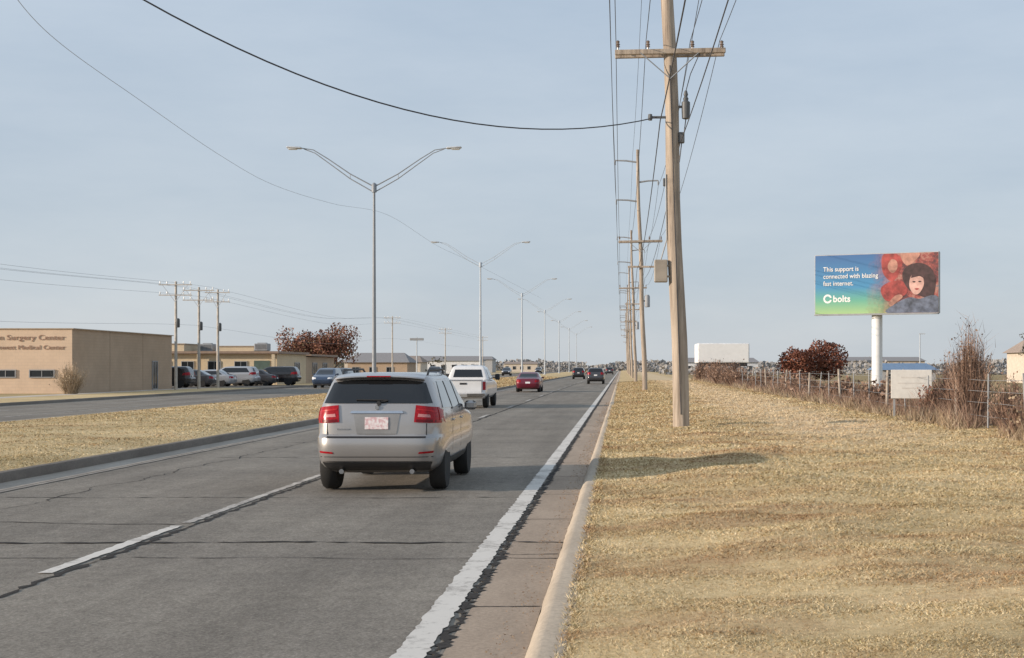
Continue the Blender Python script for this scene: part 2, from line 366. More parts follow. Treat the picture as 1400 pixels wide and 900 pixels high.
# ------------------------------------------------------------ cars
NP=72
class Car:
    def __init__(s,levels,n): s.L=levels; s.n=n
    def lev(s,z):
        L=s.L
        zs=[l[0] for l in L]; return tuple(np.interp(z,zs,[l[k] for l in L]) for k in (1,2,3))
    def rear(s,x,z):
        W,a,b=s.lev(z); c=(a+b)/2; H=(b-a)/2; t=min(abs(x/W),.999); return c-H*(1-t**s.n)**(1/s.n)
    def front(s,x,z):
        W,a,b=s.lev(z); c=(a+b)/2; H=(b-a)/2; t=min(abs(x/W),.999); return c+H*(1-t**s.n)**(1/s.n)
    def side(s,y,z):
        W,a,b=s.lev(z); c=(a+b)/2; H=(b-a)/2; t=min(abs((y-c)/H),.999); return W*(1-t**s.n)**(1/s.n)
    def outline(s,z):
        W,a,b=s.lev(z); c=(a+b)/2; H=(b-a)/2; out=[]
        for k in range(NP):
            t=k/NP*4; q=int(t); f=(t-q)*2-1; f=f*(1.5-.5*f*f)*1.0
            dx,dy=[(1,f),(-f,1),(-1,-f),(f,-1)][q]
            r=(abs(dx)**s.n+abs(dy)**s.n)**(-1/s.n); out.append((W*dx*r,c+H*dy*r,z))
        return out
    def body(s,parent,m,wheels,R):
        vs=[];zs=[l[0] for l in s.L]
        zz=[]
        for a,b in zip(zs[:-1],zs[1:]):
            k=2 if b-a>.15 else 1
            zz+=[a+(b-a)*i/k for i in range(k)]
        zz.append(zs[-1])
        for z in zz: vs+=s.outline(z)
        fs=[]
        for i in range(len(zz)-1):
            for k in range(NP):
                j=(k+1)%NP; fs.append((i*NP+k,i*NP+j,(i+1)*NP+j,(i+1)*NP+k))
        fs.append(tuple(range(NP-1,-1,-1))); fs.append(tuple((len(zz)-1)*NP+k for k in range(NP)))
        b=MB(); b.add(vs,fs); o=b.build('body',[m,BLACK],parent,True,32); fixn(o)
        cb=MB(); Wm=max(l[1] for l in s.L)
        for y in wheels:
            for sg in (-1,1): cb.lathe([(R*1.14,sg*Wm-.27),(R*1.14,sg*Wm+.2)],(0,y,R),'X',28)
        c=cb.build('cutter',BLACK); fixn(c)
        md=o.modifiers.new('b','BOOLEAN'); md.object=c; md.operation='DIFFERENCE'; md.solver='EXACT'
        dg=bpy.context.evaluated_depsgraph_get(); dg.update()
        me=bpy.data.meshes.new_from_object(o.evaluated_get(dg)); o.modifiers.clear()
        if len(me.polygons)>50:
            o.data=me
            try: me.shade_smooth(); me.set_sharp_from_angle(angle=math.radians(32))
            except: pass
        bpy.data.objects.remove(c)
        return o
    def patch(s,where,cor,m,name,parent,off=.012,nx=8,nz=4,sg=1,arc=0.):
        BL,BR,TR,TL=cor
        def P(a,z,o):
            if where=='rear': return (a,s.rear(a,z)-o,z)
            if where=='front': return (a,s.front(a,z)+o,z)
            return (sg*(s.side(a,z)+o),a,z)
        vs=[]
        for j in range(nz+1):
            v=j/nz
            for i in range(nx+1):
                u=i/nx
                a=(1-v)*((1-u)*BL[0]+u*BR[0])+v*((1-u)*TL[0]+u*TR[0]); z=(1-v)*((1-u)*BL[1]+u*BR[1])+v*((1-u)*TL[1]+u*TR[1])
                z-=arc*v*(abs(2*u-1)**3)
                vs.append((a,z))
        fs=[(j*(nx+1)+i,j*(nx+1)+i+1,(j+1)*(nx+1)+i+1,(j+1)*(nx+1)+i) for j in range(nz) for i in range(nx)]
        border=[i for i in range(nx+1)]+[j*(nx+1)+nx for j in range(1,nz+1)]+[nz*(nx+1)+i for i in range(nx-1,-1,-1)]+[j*(nx+1) for j in range(nz-1,0,-1)]
        full=[P(a,z,off) for a,z in vs]; o0=len(full)
        full+=[P(vs[k][0],vs[k][1],-.01) for k in border]; nb=len(border)
        fs+=[(border[k],o0+k,o0+(k+1)%nb,border[(k+1)%nb]) for k in range(nb)]
        b=MB(); b.add(full,fs); o=b.build(name,m,parent,True,40); fixn(o); return o
def wheel(parent,x,y,R,detail=True):
    e=bpy.data.objects.new('wheel',None); COL.objects.link(e); e.parent=parent; e.location=(x,y,R); sg=1 if x>0 else -1
    w=.115
    b=MB(); b.lathe([(R*.62,-w),(R*.93,-w),(R,-w*.7),(R,w*.7),(R*.93,w),(R*.62,w)],axis='X',n=26); t=b.build('tyre',RUBBER,e,True,50); fixn(t)
    b=MB(); b.lathe([(R*.63,-w*.8),(R*.63,w*.75),(R*.58,w*.75),(R*.55,w*.3),(R*.1,w*.35)] if sg>0 else [(R*.63,w*.8),(R*.63,-w*.75),(R*.58,-w*.75),(R*.55,-w*.3),(R*.1,-w*.35)],axis='X',n=24,mi=1)
    if detail:
        for k in range(5):
            t=2*math.pi*k/5+.3
            b.box((sg*w*.6,math.cos(t)*R*.33,math.sin(t)*R*.33),(.03,R*.56,.07),0,Matrix.Rotation(t,3,'X'),.008)
    b.lathe([(R*.13,sg*w*.3),(R*.13,sg*w*.72)],axis='X',n=12)
    r=b.build('rim',[RIM,BLACK],e,True,40); fixn(r)
    return e
SUVL=[(.27,.74,.42,4.5),(.36,.85,.16,4.70),(.42,.885,.08,4.78),(.52,.905,.03,4.84),(.62,.915,.005,4.87),(.72,.916,.0,4.88),(.78,.915,.01,4.87),(.81,.912,.04,4.85),(.84,.912,.07,4.83),
 (.95,.914,.075,4.70),(1.02,.910,.08,4.50),(1.07,.904,.09,4.15),(1.12,.895,.10,3.85),(1.20,.878,.12,3.68),(1.27,.852,.145,3.52),(1.35,.82,.185,3.38),(1.45,.785,.24,3.2),(1.55,.748,.30,3.02),(1.61,.718,.345,2.9),(1.65,.68,.39,2.8),(1.68,.62,.46,2.65),(1.70,.52,.58,2.45),(1.712,.34,.85,2.1)]
SEDL=[(.2,.72,.4,4.3),(.3,.83,.12,4.5),(.42,.87,.04,4.62),(.6,.885,.0,4.68),(.72,.885,.02,4.62),(.82,.88,.05,4.45),(.9,.87,.08,4.1),(.96,.86,.14,3.6),(1.0,.84,.35,3.42),(1.05,.81,.62,3.3),(1.15,.76,.8,3.1),(1.27,.70,1.0,2.85),(1.36,.65,1.15,2.65),(1.41,.57,1.3,2.45),(1.435,.4,1.5,2.2)]
PUL=[(.42,.85,.3,5.4),(.52,.94,.1,5.6),(.62,.985,.03,5.7),(.8,.995,.06,5.72),(.95,.995,.07,5.65),(1.05,.99,.07,5.45),(1.12,.985,.07,4.9),(1.18,.98,.07,4.3),(1.205,.97,.075,4.15),(1.21,.95,.08,4.12),(1.215,.92,1.85,4.10),(1.35,.89,1.9,3.98),(1.5,.83,1.95,3.8),(1.66,.77,2.02,3.6),(1.78,.71,2.09,3.44),(1.84,.62,2.2,3.25),(1.87,.44,2.4,3.0)]
def paint(name,col,metal=.3,rough=.3): return mat(name,col,rough,metal,.05,1.5,0,.8)
def make_suv(name,label,cat,loc,rot,pm,detail=False,group=None,scale=1.):
    e=empty(name,loc,label,cat,rot,group); c=Car(SUVL,9); c.body(e,pm,(.86,3.75),.36)
    for y in (.88,3.75):
        for sx in (-1,1): wheel(e,sx*.79,y,.36,detail)
    c.patch('rear',[(-.775,1.275),(.775,1.275),(.66,1.61),(-.66,1.61)],GLASS,'rear_window',e,.008,24,7,1,.045)
    c.patch('front',[(-.72,1.16),(.72,1.16),(.58,1.6),(-.58,1.6)],GLASS,'windscreen',e,.008,12,4)
    for sg in (-1,1):
        c.patch('side',[(.58,1.20),(3.40,1.16),(2.72,1.58),(.86,1.58)],GLASS,'side_window',e,.008,12,4,sg)
        t=bpy.data.objects.new('tail_light',None); COL.objects.link(t); t.parent=e
        c.patch('rear',[(sg*.53,1.01),(sg*.905,.99),(sg*.872,1.215),(sg*.55,1.25)],RED,'lens',t,.020,14,5)
        c.patch('side',[(.30,1.03),(.46,1.08),(.50,1.17),(.30,1.215)],RED,'side_lens',t,.014,4,3,sg)
        if detail:
            c.patch('rear',[(sg*.58,1.085),(sg*.76,1.075),(sg*.75,1.115),(sg*.59,1.128)],REDL,'reversing_lens',t,.025,4,2)
            c.patch('rear',[(sg*.57,1.18),(sg*.84,1.15),(sg*.83,1.168),(sg*.57,1.205)],mat('red_lens_highlight',(.45,.02,.025),.3,0,.2,30,0,0,.3),'lens_highlight',t,.025,6,1)  # highlight on the lens painted as a brighter red strip
            c.patch('rear',[(sg*.56,1.015),(sg*.88,1.0),(sg*.88,1.04),(sg*.56,1.05)],mat('dark_red_lens',(.14,.004,.008),.3,0,.2,30,0,0,.3),'lower_lens',t,.024,6,1)
        c.patch('front',[(sg*.5,.78),(sg*.86,.80),(sg*.84,.95),(sg*.5,.9)],WHITE,'headlight',e,.012,6,3)
        b=MB(); b.box((sg*1.0,3.12,1.17),(.20,.10,.15),0,None,.04); b.box((sg*.88,3.15,1.12),(.12,.05,.04)); b.build('side_mirror',pm,e,True,40)
        if detail:
            b=MB(); b.tube([(sg*.62,.80,1.675),(sg*.625,.90,1.745),(sg*.625,2.4,1.755),(sg*.62,2.55,1.70)],.017,6); b.build('roof_rail',BLACK,e,True)
            for yd in (1.25,2.3): 
                b=MB(); b.box((sg*.925,yd+.25,1.0),(.03,.18,.03),0,None,.01); b.build('door_handle',CHROME,e)
            c.patch('side',[(.86+.41,.36),(3.33,.36),(3.33,.45),(1.27,.45)],BLACK,'side_sill',e,.012,8,2,sg)
            for yd in (1.45,2.5): c.patch('side',[(yd,.46),(yd+.012,.46),(yd+.012,1.14),(yd,1.14)],BLACK,'door_seam',e,.002,1,6,sg)
    if detail:
        for sg in (-1,1): c.patch('side',[(1.52,1.16),(1.60,1.16),(1.60,1.58),(1.52,1.58)],BLACK,'window_pillar',e,.012,2,4,sg)
        for sg in (-1,1): c.patch('side',[(2.45,1.15),(2.53,1.15),(2.50,1.58),(2.42,1.58)],BLACK,'window_pillar',e,.012,2,4,sg)
    c.patch('rear',[(-.80,.46),(.80,.46),(.88,.785),(-.88,.785)],pm,'rear_bumper',e,.028,28,6)
    c.patch('rear',[(-.72,.31),(.72,.31),(.78,.44),(-.78,.44)],BLACK,'bumper_valance',e,.020,20,3)
    if detail:
        c.patch('rear',[(-.28,.845),(.28,.845),(.33,1.13),(-.33,1.13)],mat('silver_recess_shade',(.30,.295,.29),.35,.3),'plate_recess',e,.008,8,3)  # patch sits on the surface; recess shade is in its darker silver
        c.patch('rear',[(-.38,1.135),(.38,1.135),(.36,1.17),(-.36,1.17)],CHROME,'tailgate_trim',e,.024,10,1)
        mp,nt,bb=newmat('plate_print'); v=pos(nt); f=noisen(nt,v,18,3,.6)
        nt.links.new(ramp(nt,f,[(.40,(.62,.40,.42)),(.5,(.74,.64,.64)),(.6,(.78,.75,.75))]),bb.inputs['Base Color'])
        c.patch('rear',[(-.165,.91),(.165,.91),(.165,1.08),(-.165,1.08)],mp,'licence_plate',e,.020,3,2)
        c.patch('rear',[(-.70,.792),(.70,.792),(.70,.812),(-.70,.812)],BLACK,'bumper_step_pad',e,.022,14,1)
        c.patch('rear',[(-.80,.515),(.80,.515),(.80,.525),(-.80,.525)],BLACK,'bumper_crease_shade',e,.030,20,1)  # shade of the bumper fold drawn as a thin black strip
        b=MB()
        secs=[]
        for i in range(17):
            x=-.64+1.28*i/16; k=(abs(x)/.64)**3*.035; yy=c.rear(x*.98,1.63)
            secs.append([(x,yy-.12,1.648-k),(x,yy-.11,1.665-k),(x,yy+.14,1.70-k),(x,yy+.14,1.64-k),(x,yy-.0,1.628-k)])
        vs=sum(secs,[]); fs=[(i*5+k,i*5+(k+1)%5,(i+1)*5+(k+1)%5,(i+1)*5+k) for i in range(16) for k in range(5)]+[tuple(range(5)),tuple(80+k for k in (4,3,2,1,0))]
        b.add(vs,fs); fixn(b.build('roof_spoiler',pm,e,True,40))
        b=MB(); b.box((0,c.rear(0,1.63)-.118,1.656),(.34,.02,.016),0); b.build('brake_light',RED,e)
        b=MB(); y0=c.rear(.05,1.30); b.tube([(0.02,y0-.03,1.285),(.15,c.rear(.15,1.32)-.03,1.32),(-.30,c.rear(-.3,1.325)-.025,1.325)],.010,5); b.lathe([(.03,-.03),(.03,.03)],(0.02,y0-.02,1.28),'Y',10); b.build('rear_wiper',BLACK,e,True)
        b=MB(); b.lathe([(.030,-.02),(.035,0),(.035,.02)],(0,c.rear(0,1.225)-.01,1.215),'Y',14); b.build('tailgate_badge',CHROME,e)
        b=MB(); b.box((-.47,c.rear(-.47,.91)-.005,.91),(.18,.010,.018)); b.build('tailgate_nameplate',CHROME,e)
        for sg in (-1,1):
            c.patch('rear',[(sg*.60,.565),(sg*.80,.575),(sg*.81,.605),(sg*.61,.59)],RED,'rear_reflector',e,.036,4,1)
            b=MB(); b.tube([(sg*.5,.08,.31),(sg*.5,.4,.31)],.035,10); b.build('exhaust_pipe',CHROME,e,True)
        b=MB(); b.box((0,1.2,.30),(1.2,.10,.12)); b.box((0,.88,.34),(1.4,.09,.09)); b.build('rear_axle',BLACK,e)
        for sg in (-1,1): c.patch('rear',[(sg*.70,.83),(sg*.71,.83),(sg*.71,.99),(sg*.70,.99)],BLACK,'tailgate_seam',e,.003,1,2)
    else:
        c.patch('rear',[(-.17,.86),(.17,.86),(.17,1.0),(-.17,1.0)],WHITE,'licence_plate',e,.016,2,1)
    return e
def make_sedan(name,label,cat,loc,rot,pm,group=None):
    e=empty(name,loc,label,cat,rot,group); c=Car(SEDL,8); c.body(e,pm,(.9,3.55),.32)
    for y in (.9,3.55):
        for sx in (-1,1): wheel(e,sx*.76,y,.32,False)
    c.patch('rear',[(-.66,1.03),(.66,1.03),(.55,1.33),(-.55,1.33)],GLASS,'rear_window',e,.010,10,5)
    c.patch('front',[(-.66,1.03),(.66,1.03),(.55,1.33),(-.55,1.33)],GLASS,'windscreen',e,.010,10,5)
    for sg in (-1,1):
        c.patch('side',[(.9,1.02),(3.1,1.02),(2.55,1.32),(1.3,1.32)],GLASS,'side_window',e,.010,8,4,sg)
        c.patch('rear',[(sg*.5,.70),(sg*.84,.70),(sg*.82,.88),(sg*.5,.86)],RED,'tail_light',e,.014,6,2)
        c.patch('front',[(sg*.5,.60),(sg*.84,.60),(sg*.80,.76),(sg*.5,.72)],WHITE,'headlight',e,.012,6,2)
        b=MB(); b.box((sg*.93,2.95,1.02),(.17,.08,.11),0,None,.03); b.build('side_mirror',pm,e,True)
    c.patch('rear',[(-.8,.32),(.8,.32),(.82,.56),(-.82,.56)],pm,'rear_bumper',e,.02,16,3)
    c.patch('rear',[(-.17,.62),(.17,.62),(.17,.74),(-.17,.74)],WHITE,'licence_plate',e,.014,2,1)
    c.patch('front',[(-.4,.42),(.4,.42),(.4,.62),(-.4,.62)],BLACK,'grille',e,.012,6,2)
    return e
def make_pickup(name,label,cat,loc,rot,pm,group=None):
    e=empty(name,loc,label,cat,rot,group); c=Car(PUL,18); c.body(e,pm,(1.25,4.75),.40)
    for y in (1.25,4.75):
        for sx in (-1,1): wheel(e,sx*.86,y,.40,False)
    c.patch('rear',[(-.66,1.34),(.66,1.34),(.58,1.68),(-.58,1.68)],GLASS,'rear_window',e,.010,8,4)
    c.patch('front',[(-.75,1.26),(.75,1.26),(.62,1.7),(-.62,1.7)],GLASS,'windscreen',e,.010,8,4)
    # flat black sheet for the load bed, between the rails
    b=MB(); b.box((0,.98,1.215),(1.66,1.60,.02)); b.build('load_bed',BLACK,e)
    for sg in (-1,1):
        b=MB(); b.box((sg*.90,.98,1.235),(.10,1.72,.05),0,None,.015); b.build('bed_rail',pm,e)
        c.patch('side',[(2.2,1.30),(3.85,1.26),(3.45,1.68),(2.3,1.68)],GLASS,'side_window',e,.010,8,4,sg)
        c.patch('rear',[(sg*.85,.80),(sg*.965,.80),(sg*.96,1.16),(sg*.85,1.16)],RED,'tail_light',e,.018,4,4)
        c.patch('front',[(sg*.6,.85),(sg*.93,.85),(sg*.93,1.02),(sg*.6,1.02)],WHITE,'headlight',e,.012,4,2)
        c.patch('rear',[(sg*.80,.70),(sg*.812,.70),(sg*.812,1.17),(sg*.80,1.17)],BLACK,'tailgate_seam',e,.020,1,3)
        b=MB(); b.box((sg*1.14,3.85,1.34),(.22,.10,.28),0,None,.04); b.box((sg*.99,3.87,1.30),(.14,.05,.05)); b.build('side_mirror',BLACK,e,True)
    c.patch('rear',[(-.79,.70),(.79,.70),(.79,1.18),(-.79,1.18)],pm,'tailgate',e,.016,10,4)
    c.patch('rear',[(-.79,1.185),(.79,1.185),(.79,1.2),(-.79,1.2)],BLACK,'tailgate_cap',e,.020,10,1)
    c.patch('rear',[(-.15,1.03),(.15,1.03),(.15,1.11),(-.15,1.11)],BLACK,'tailgate_handle',e,.03,3,1)
    c.patch('rear',[(-.93,.48),(.93,.48),(.93,.65),(-.93,.65)],CHROME,'rear_bumper',e,.07,12,2)
    c.patch('rear',[(-.17,.50),(.17,.50),(.17,.62),(-.17,.62)],WHITE,'licence_plate',e,.08,2,1)
    return e
SILV=paint('silver_paint',(.40,.385,.375),.55,.32)
WHT=paint('white_paint',(.74,.74,.74),0,.3); MAR=paint('maroon_paint',(.17,.012,.03),.2,.3); BLK=paint('black_paint',(.02,.02,.023),.1,.25)
DGY=paint('charcoal_paint',(.06,.062,.07),.3,.3); BLU=paint('blue_paint',(.05,.08,.14),.3,.3); SLV2=paint('light_silver_paint',(.45,.46,.48),.4,.3)
make_suv('car','silver mid-size SUV driving in the kerb lane','car',(-3.47,19.6,0.01),0,SILV,True)
make_pickup('pickup_truck','white pickup truck driving in the inner lane','pickup truck',(-6.85,60,0.01),0,WHT)
make_sedan('car','dark red sedan driving in the inner lane','car',(-6.7,99,0.01),0,MAR)
make_suv('car','dark SUV driving in the kerb lane ahead','car',(-2.75,146,0.01),0,DGY)
make_suv('car','distant dark SUV in the inner lane','car',(-6.4,205,0.01),0,BLK)
make_sedan('car','distant red car far along the road','car',(-6.3,290,0.01),0,MAR)
make_suv('car','distant dark car far along the road','car',(-2.9,330,0.01),0,DGY)
pi=math.pi
g='oncoming traffic on the opposing road'
make_suv('car','dark blue SUV on the opposing road','car',(-25.3,122,0.01),pi,BLU,False,g)
make_suv('car','black SUV on the opposing road','car',(-27.0,136,0.01),pi,BLK,False,g)
make_pickup('pickup_truck','dark pickup truck on the opposing road','pickup truck',(-25.8,195,0.01),pi,DGY,g)
make_suv('car','dark SUV on the opposing road','car',(-23.8,205,0.01),pi,BLK,False,g)
make_sedan('car','pale sedan on the opposing road','car',(-27.0,240,0.01),pi,SLV2,g)
make_suv('car','far dark SUV on the opposing road','car',(-23.8,290,0.01),pi,BLK,False,g)
make_suv('car','far dark SUV on the opposing road','car',(-23.8,400,0.01),pi,BLK,False,g)
g='cars parked in the clinic car park'
for k,(x,y,fn,pm,lb,r) in enumerate([(-38.8,111,make_suv,BLK,'black SUV parked beside the shaded side wall',pi/2),(-38.2,115,make_sedan,DGY,'charcoal sedan parked in the car park',pi/2),
  (-37.4,118,make_sedan,SLV2,'light silver sedan parked in the car park',pi/2),(-36.2,121,make_suv,SLV2,'silver SUV parked in the car park',pi/2),(-35.3,124,make_sedan,DGY,'dark grey sedan parked in the car park',pi/2),(-33.9,126.5,make_suv,BLK,'black SUV parked at the car park entrance',pi/2)]):
    fn('parked_car',lb,'car',(x+4.6,y,.148),r,pm,group=g) if fn is make_sedan else fn('parked_car',lb,'car',(x+4.6,y,.148),r,pm,False,g)

# ------------------------------------------------------------ utility poles
def upole(loc,label,first=False,H=15.6,lean=-.5):
    e=empty('utility_pole',loc,label,'utility pole',0,'wooden utility poles along the verge')
    lx=lambda z:lean*z/H
    b=MB(); pts=[];rad=[]
    for i in range(14):
        z=-.2+(H+.2)*i/13; pts.append((lx(z)+.03*math.sin(z*.9),.01*math.sin(z*1.3),z)); rad.append((.215 if first else .17)-.075*i/13)
    b.tube(pts,rad,16); b.build('pole',WOOD,e,True,60)
    zc=9.65
    b=MB(); R=Matrix.Rotation(math.radians(-1.2),3,'Y'); 
    for dy in (-.2,.2): b.box((lx(zc)+.02,dy,zc),(2.85,.10,.13),0,R,.012)
    b.build('crossarm',WOOD,e)
    for sx in (-1,1):
        b=MB(); b.tube([(lx(8.9),-.2,8.95),(lx(zc)+sx*.75,-.24,zc-.04)],.016,5); b.build('crossarm_brace',STEEL,e)
    for x in (-1.33,-.55,.6,1.36):
        b=MB(); b.lathe([(.02,.0),(.02,.09),(.06,.10),(.035,.14),(.06,.16),(.035,.2),(.05,.24),(.02,.27)],(lx(zc)+x,0,zc+.06),'Z',10); b.build('insulator',CERAM,e,True)
    for z,x in ((14.9,-1.45),(12.35,-1.45),(13.6,1.3)):
        b=MB(); b.tube([(lx(z),0,z-.12),(lx(z)+x*.5,0,z-.02),(lx(z)+x,0,z)],[.06,.055,.045],8); b.lathe([(.03,-.3),(.06,-.28),(.03,-.22),(.06,-.2),(.03,-.14),(.06,-.12),(.03,0)],(lx(z)+x,0,z),'Z',10); b.build('side_arm',GREY,e,True)
    if first:
        b=MB(); zt=8.15; x0=lx(zt)+.38
        b.lathe([(.05,zt-.22),(.10,zt-.20),(.11,zt),(.11,zt+.22),(.06,zt+.26),(.07,zt+.32),(.04,zt+.36),(.06,zt+.42),(.03,zt+.52)],(x0,-.05,0),'Z',14); b.box((x0-.18,-.05,zt+.1),(.3,.05,.06)); b.build('transformer_can',DGREY,e,True,40)
        b=MB(); b.tube([(x0,-.05,zt+.5),(x0+.12,-.05,zt+.95),(lx(zc)+.8,-.2,zc)],.012,5); b.tube([(x0,-.05,zt-.22),(x0-.05,-.1,zt-.6),(lx(7.4)+.25,-.1,7.35),(lx(7)+.17,-.16,6.8)],.014,5); b.tube([(lx(1)+.02,-.225,.3),(lx(5),-.20,5),(lx(7),-.195,7),(lx(9.3),-.18,9.3)],.014,5); b.build('drop_wire',WIRE,e,True)
        b=MB(); b.box((lx(7.4)+.24,-.05,7.45),(.16,.16,.28),0,None,.02); b.build('cable_bracket',DGREY,e)
        b=MB(); b.box((lx(7.9)-.36,-.05,7.98),(.45,.06,.06),0,None,.01); b.lathe([(.05,-.08),(.06,0),(.05,.08)],(lx(7.9)-.55,-.05,7.98),'Z',8); b.build('cable_arm',DGREY,e)
        b=MB(); b.box((lx(4)-.40,-.08,4.0),(.34,.26,.58),0,None,.02); b.box((lx(4)-.20,-.08,4.14),(.12,.06,.05)); b.box((lx(4)-.20,-.08,3.86),(.12,.06,.05)); b.build('equipment_box',mat('tan_box',(.33,.29,.24),.6),e)
        b=MB(); b.tube([(lx(4)-.40,-.08,4.29),(lx(5)-.22,-.1,4.8),(lx(6.5)-.19,-.1,6.5)],.02,6); b.build('conduit',GREY,e,True)
        b=MB(); b.box((lx(6.3)-.22,-.05,6.3),(.1,.12,.2),0,None,.01); b.build('pole_bracket',DGREY,e)
    else:
        b=MB(); b.box((lx(8.0),-.2,8.0),(1.7,.10,.12),0,None,.01); b.build('lower_crossarm',WOOD,e)
        b=MB(); x0=lx(6)+.35; b.lathe([(.14,5.4),(.17,5.42),(.17,6.1),(.1,6.2)],(x0,0,0),'Z',12); b.box((x0-.2,0,5.8),(.2,.06,.1)); b.build('transformer_can',GREY,e,True,40)
    return e
PY=[36,90,143,197,250,303,360]
PX=[1.54,1.5,1.45,1.5,1.5,1.5,1.5]
for i,(y,x) in enumerate(zip(PY,PX)):
    upole((x,y,.28),'tall weathered wooden utility pole with crossarm on dry grass' if i==0 else 'weathered wooden utility pole farther along the verge',i==0)
def wire(pts,r,m,label,name='power_line'):
    b=MB(); b.tube(pts,r,6,cap=False); o=b.build(name,m,None,True,80); tag(o,label,'cable','overhead cables strung between poles'); return o
lean=lambda z:-.5*z/15.6
def span(xo,z,m,r,label,sag=1.1):
    pts=[]; ys=[-18]+PY; 
    for a,b in zip(ys[:-1],ys[1:]):
        for k in range(16):
            t=k/16; pts.append((1.5+lean(z)+xo,a+(b-a)*t,z+.28-4*sag*t*(1-t)))
    pts.append((1.5+lean(z)+xo,ys[-1],z+.28))
    wire(pts,r,m,label)
for xo,z,sg in ((-1.45,14.6,1.0),(-1.45,12.05,1.2),(1.3,13.3,1.1)): span(xo,z,WIRE,.011,'dark high-voltage conductor carried on pole side arms',sg)
for xo,sg in ((-1.33,.9),(-.55,1.0),(.6,.95),(1.36,.9)): span(xo,9.98,WIRE,.009,'dark conductor carried on wooden crossarms',sg)
span(-.25,7.9,WIRE,.014,'thick dark communication cable along the poles',.8); span(.24,7.3,WIRE,.011,'thin dark communication cable along the poles',.7); span(-.3,15.3,WIRE,.008,'thin ground wire at the pole tops',.9)
pts=[]
for i in range(33):
    t=i/32; pts.append((.9-14.9*t,35.9-15.9*t,8.25-6.3*t+10.4*t*t))
wire(pts,.016,WIRE,'thick black service cable sagging across the road')
def spline(ctrl,n=12):
    out=[]; c=[Vector(ctrl[0])*2-Vector(ctrl[1])]+[Vector(p) for p in ctrl]+[Vector(ctrl[-1])*2-Vector(ctrl[-2])]
    for i in range(1,len(c)-2):
        for k in range(n):
            t=k/n; p0,p1,p2,p3=c[i-1:i+3]
            out.append(.5*((2*p1)+(-p0+p2)*t+(2*p0-5*p1+4*p2-p3)*t*t+(-p0+3*p1-3*p2+p3)*t**3))
    out.append(c[-2]); return out
wire(spline([(-13.7,30,10.6),(-14.8,36,10.4),(-15.9,46,10.6),(-16.7,58,10.6),(-17.0,68,10.7),(-16.6,80,11.2),(-16.0,95,12.2),(-14.9,112,11.6),(-13.8,130,11.5),(-10.4,180,10.7)]),.008,WIREG,'thin grey cable slung high above the median')

# ------------------------------------------------------------ street lamps
def lamp(loc,label,ST,k=1.):
    e=empty('street_lamp',loc,label,'street lamp',0,'twin-arm street lamps along the median')
    b=MB(); b.tube([(0,0,0),(0,0,6),(0,0,12.9)],[.14,.11,.075],12); b.lathe([(.30,0),(.30,.08),(.2,.12)],(0,0,0),'Z',12); b.lathe([(.16,12.45),(.16,12.95),(.05,13.05)],(0,0,0),'Z',10); b.build('post',ST,e,True,50)
    for s in (-1,1):
        h=bpy.data.objects.new('lamp_arm',None); COL.objects.link(h); h.parent=e
        b=MB(); b.tube([(s*.1,0,12.85),(s*1.5,0,13.6),(s*2.9,0,14.55),(s*3.8,0,15.1),(s*4.6,0,15.22)],[.04*k,.035*k,.032*k,.03*k,.03*k],8)
        b.tube([(s*.1,0,12.5),(s*1.5,0,13.3),(s*2.8,0,14.25),(s*3.7,0,14.9),(s*4.4,0,15.16)],[.035*k,.032*k,.03*k,.028*k,.025*k],8)
        b.tube([(s*1.5,0,13.3),(s*1.5,0,13.6)],.02,6); b.build('bracket',ST,h,True,50)
        b=MB(); b.box((s*5.0,0,15.24),(.95,.36,.13),0,Matrix.Rotation(-s*.05,3,'Y'),.05); b.box((s*5.1,0,15.15),(.55,.26,.07),1,None,.03); b.build('lamp_head',[mat('lamp_head_grey',(.52,.54,.56),.5),WHITE],h,True,40)
    return e
for i,y in enumerate([87,152.5,216,280,344,410,475]):
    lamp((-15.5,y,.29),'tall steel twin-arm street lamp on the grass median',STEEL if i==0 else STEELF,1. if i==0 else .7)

# ------------------------------------------------------------ billboard
bx,by=14.25,78
e=empty('billboard',(bx,by,.28),'printed billboard with blue and dark red advert on white column','billboard',math.radians(-24))
b=MB(); b.tube([(0,.35,-.3),(0,.35,4.6),(0,.35,5.6)],[.30,.30,.26],20); b.build('column',WHITE,e,True,50)
SC=.945
b=MB(); b.box((0,.18,6.2),(7.5*SC,.30,3.62*SC),0,None,.03); b.box((0,.0,4.47),(7.0,.45,.05),1); b.build('panel_frame',[mat('panel_grey',(.4,.41,.42),.5),GREY],e)
b=MB(); b.box((0,.45,4.6),(5.5,.18,.18)); [b.tube([(x,.40,4.6),(x,.42,7.6)],.06,6) for x in (-2.6,0,2.6)]; b.build('support_truss',STEEL,e)
b=MB(); b.add([(-3.7,0,-1.76),(3.7,0,-1.76),(3.7,0,1.76),(-3.7,0,1.76)],[(0,1,2,3)]); p=b.build('poster',m_gradient_poster(),e,loc=(0,.022,6.2)); p.scale=(SC,1,SC)
SK=mat('print_skin',(.40,.20,.15),.6,0,.45,2.2); HR=mat('print_hair',(.05,.025,.027),.6,0,.6,3); RD=mat('print_red',(.30,.05,.045),.6,0,.6,1.8); PK=mat('print_pink',(.56,.34,.29),.6,0,.3,2.4); TL=mat('print_slate',(.11,.13,.18),.6,0,.6,2.2)
b=MB()
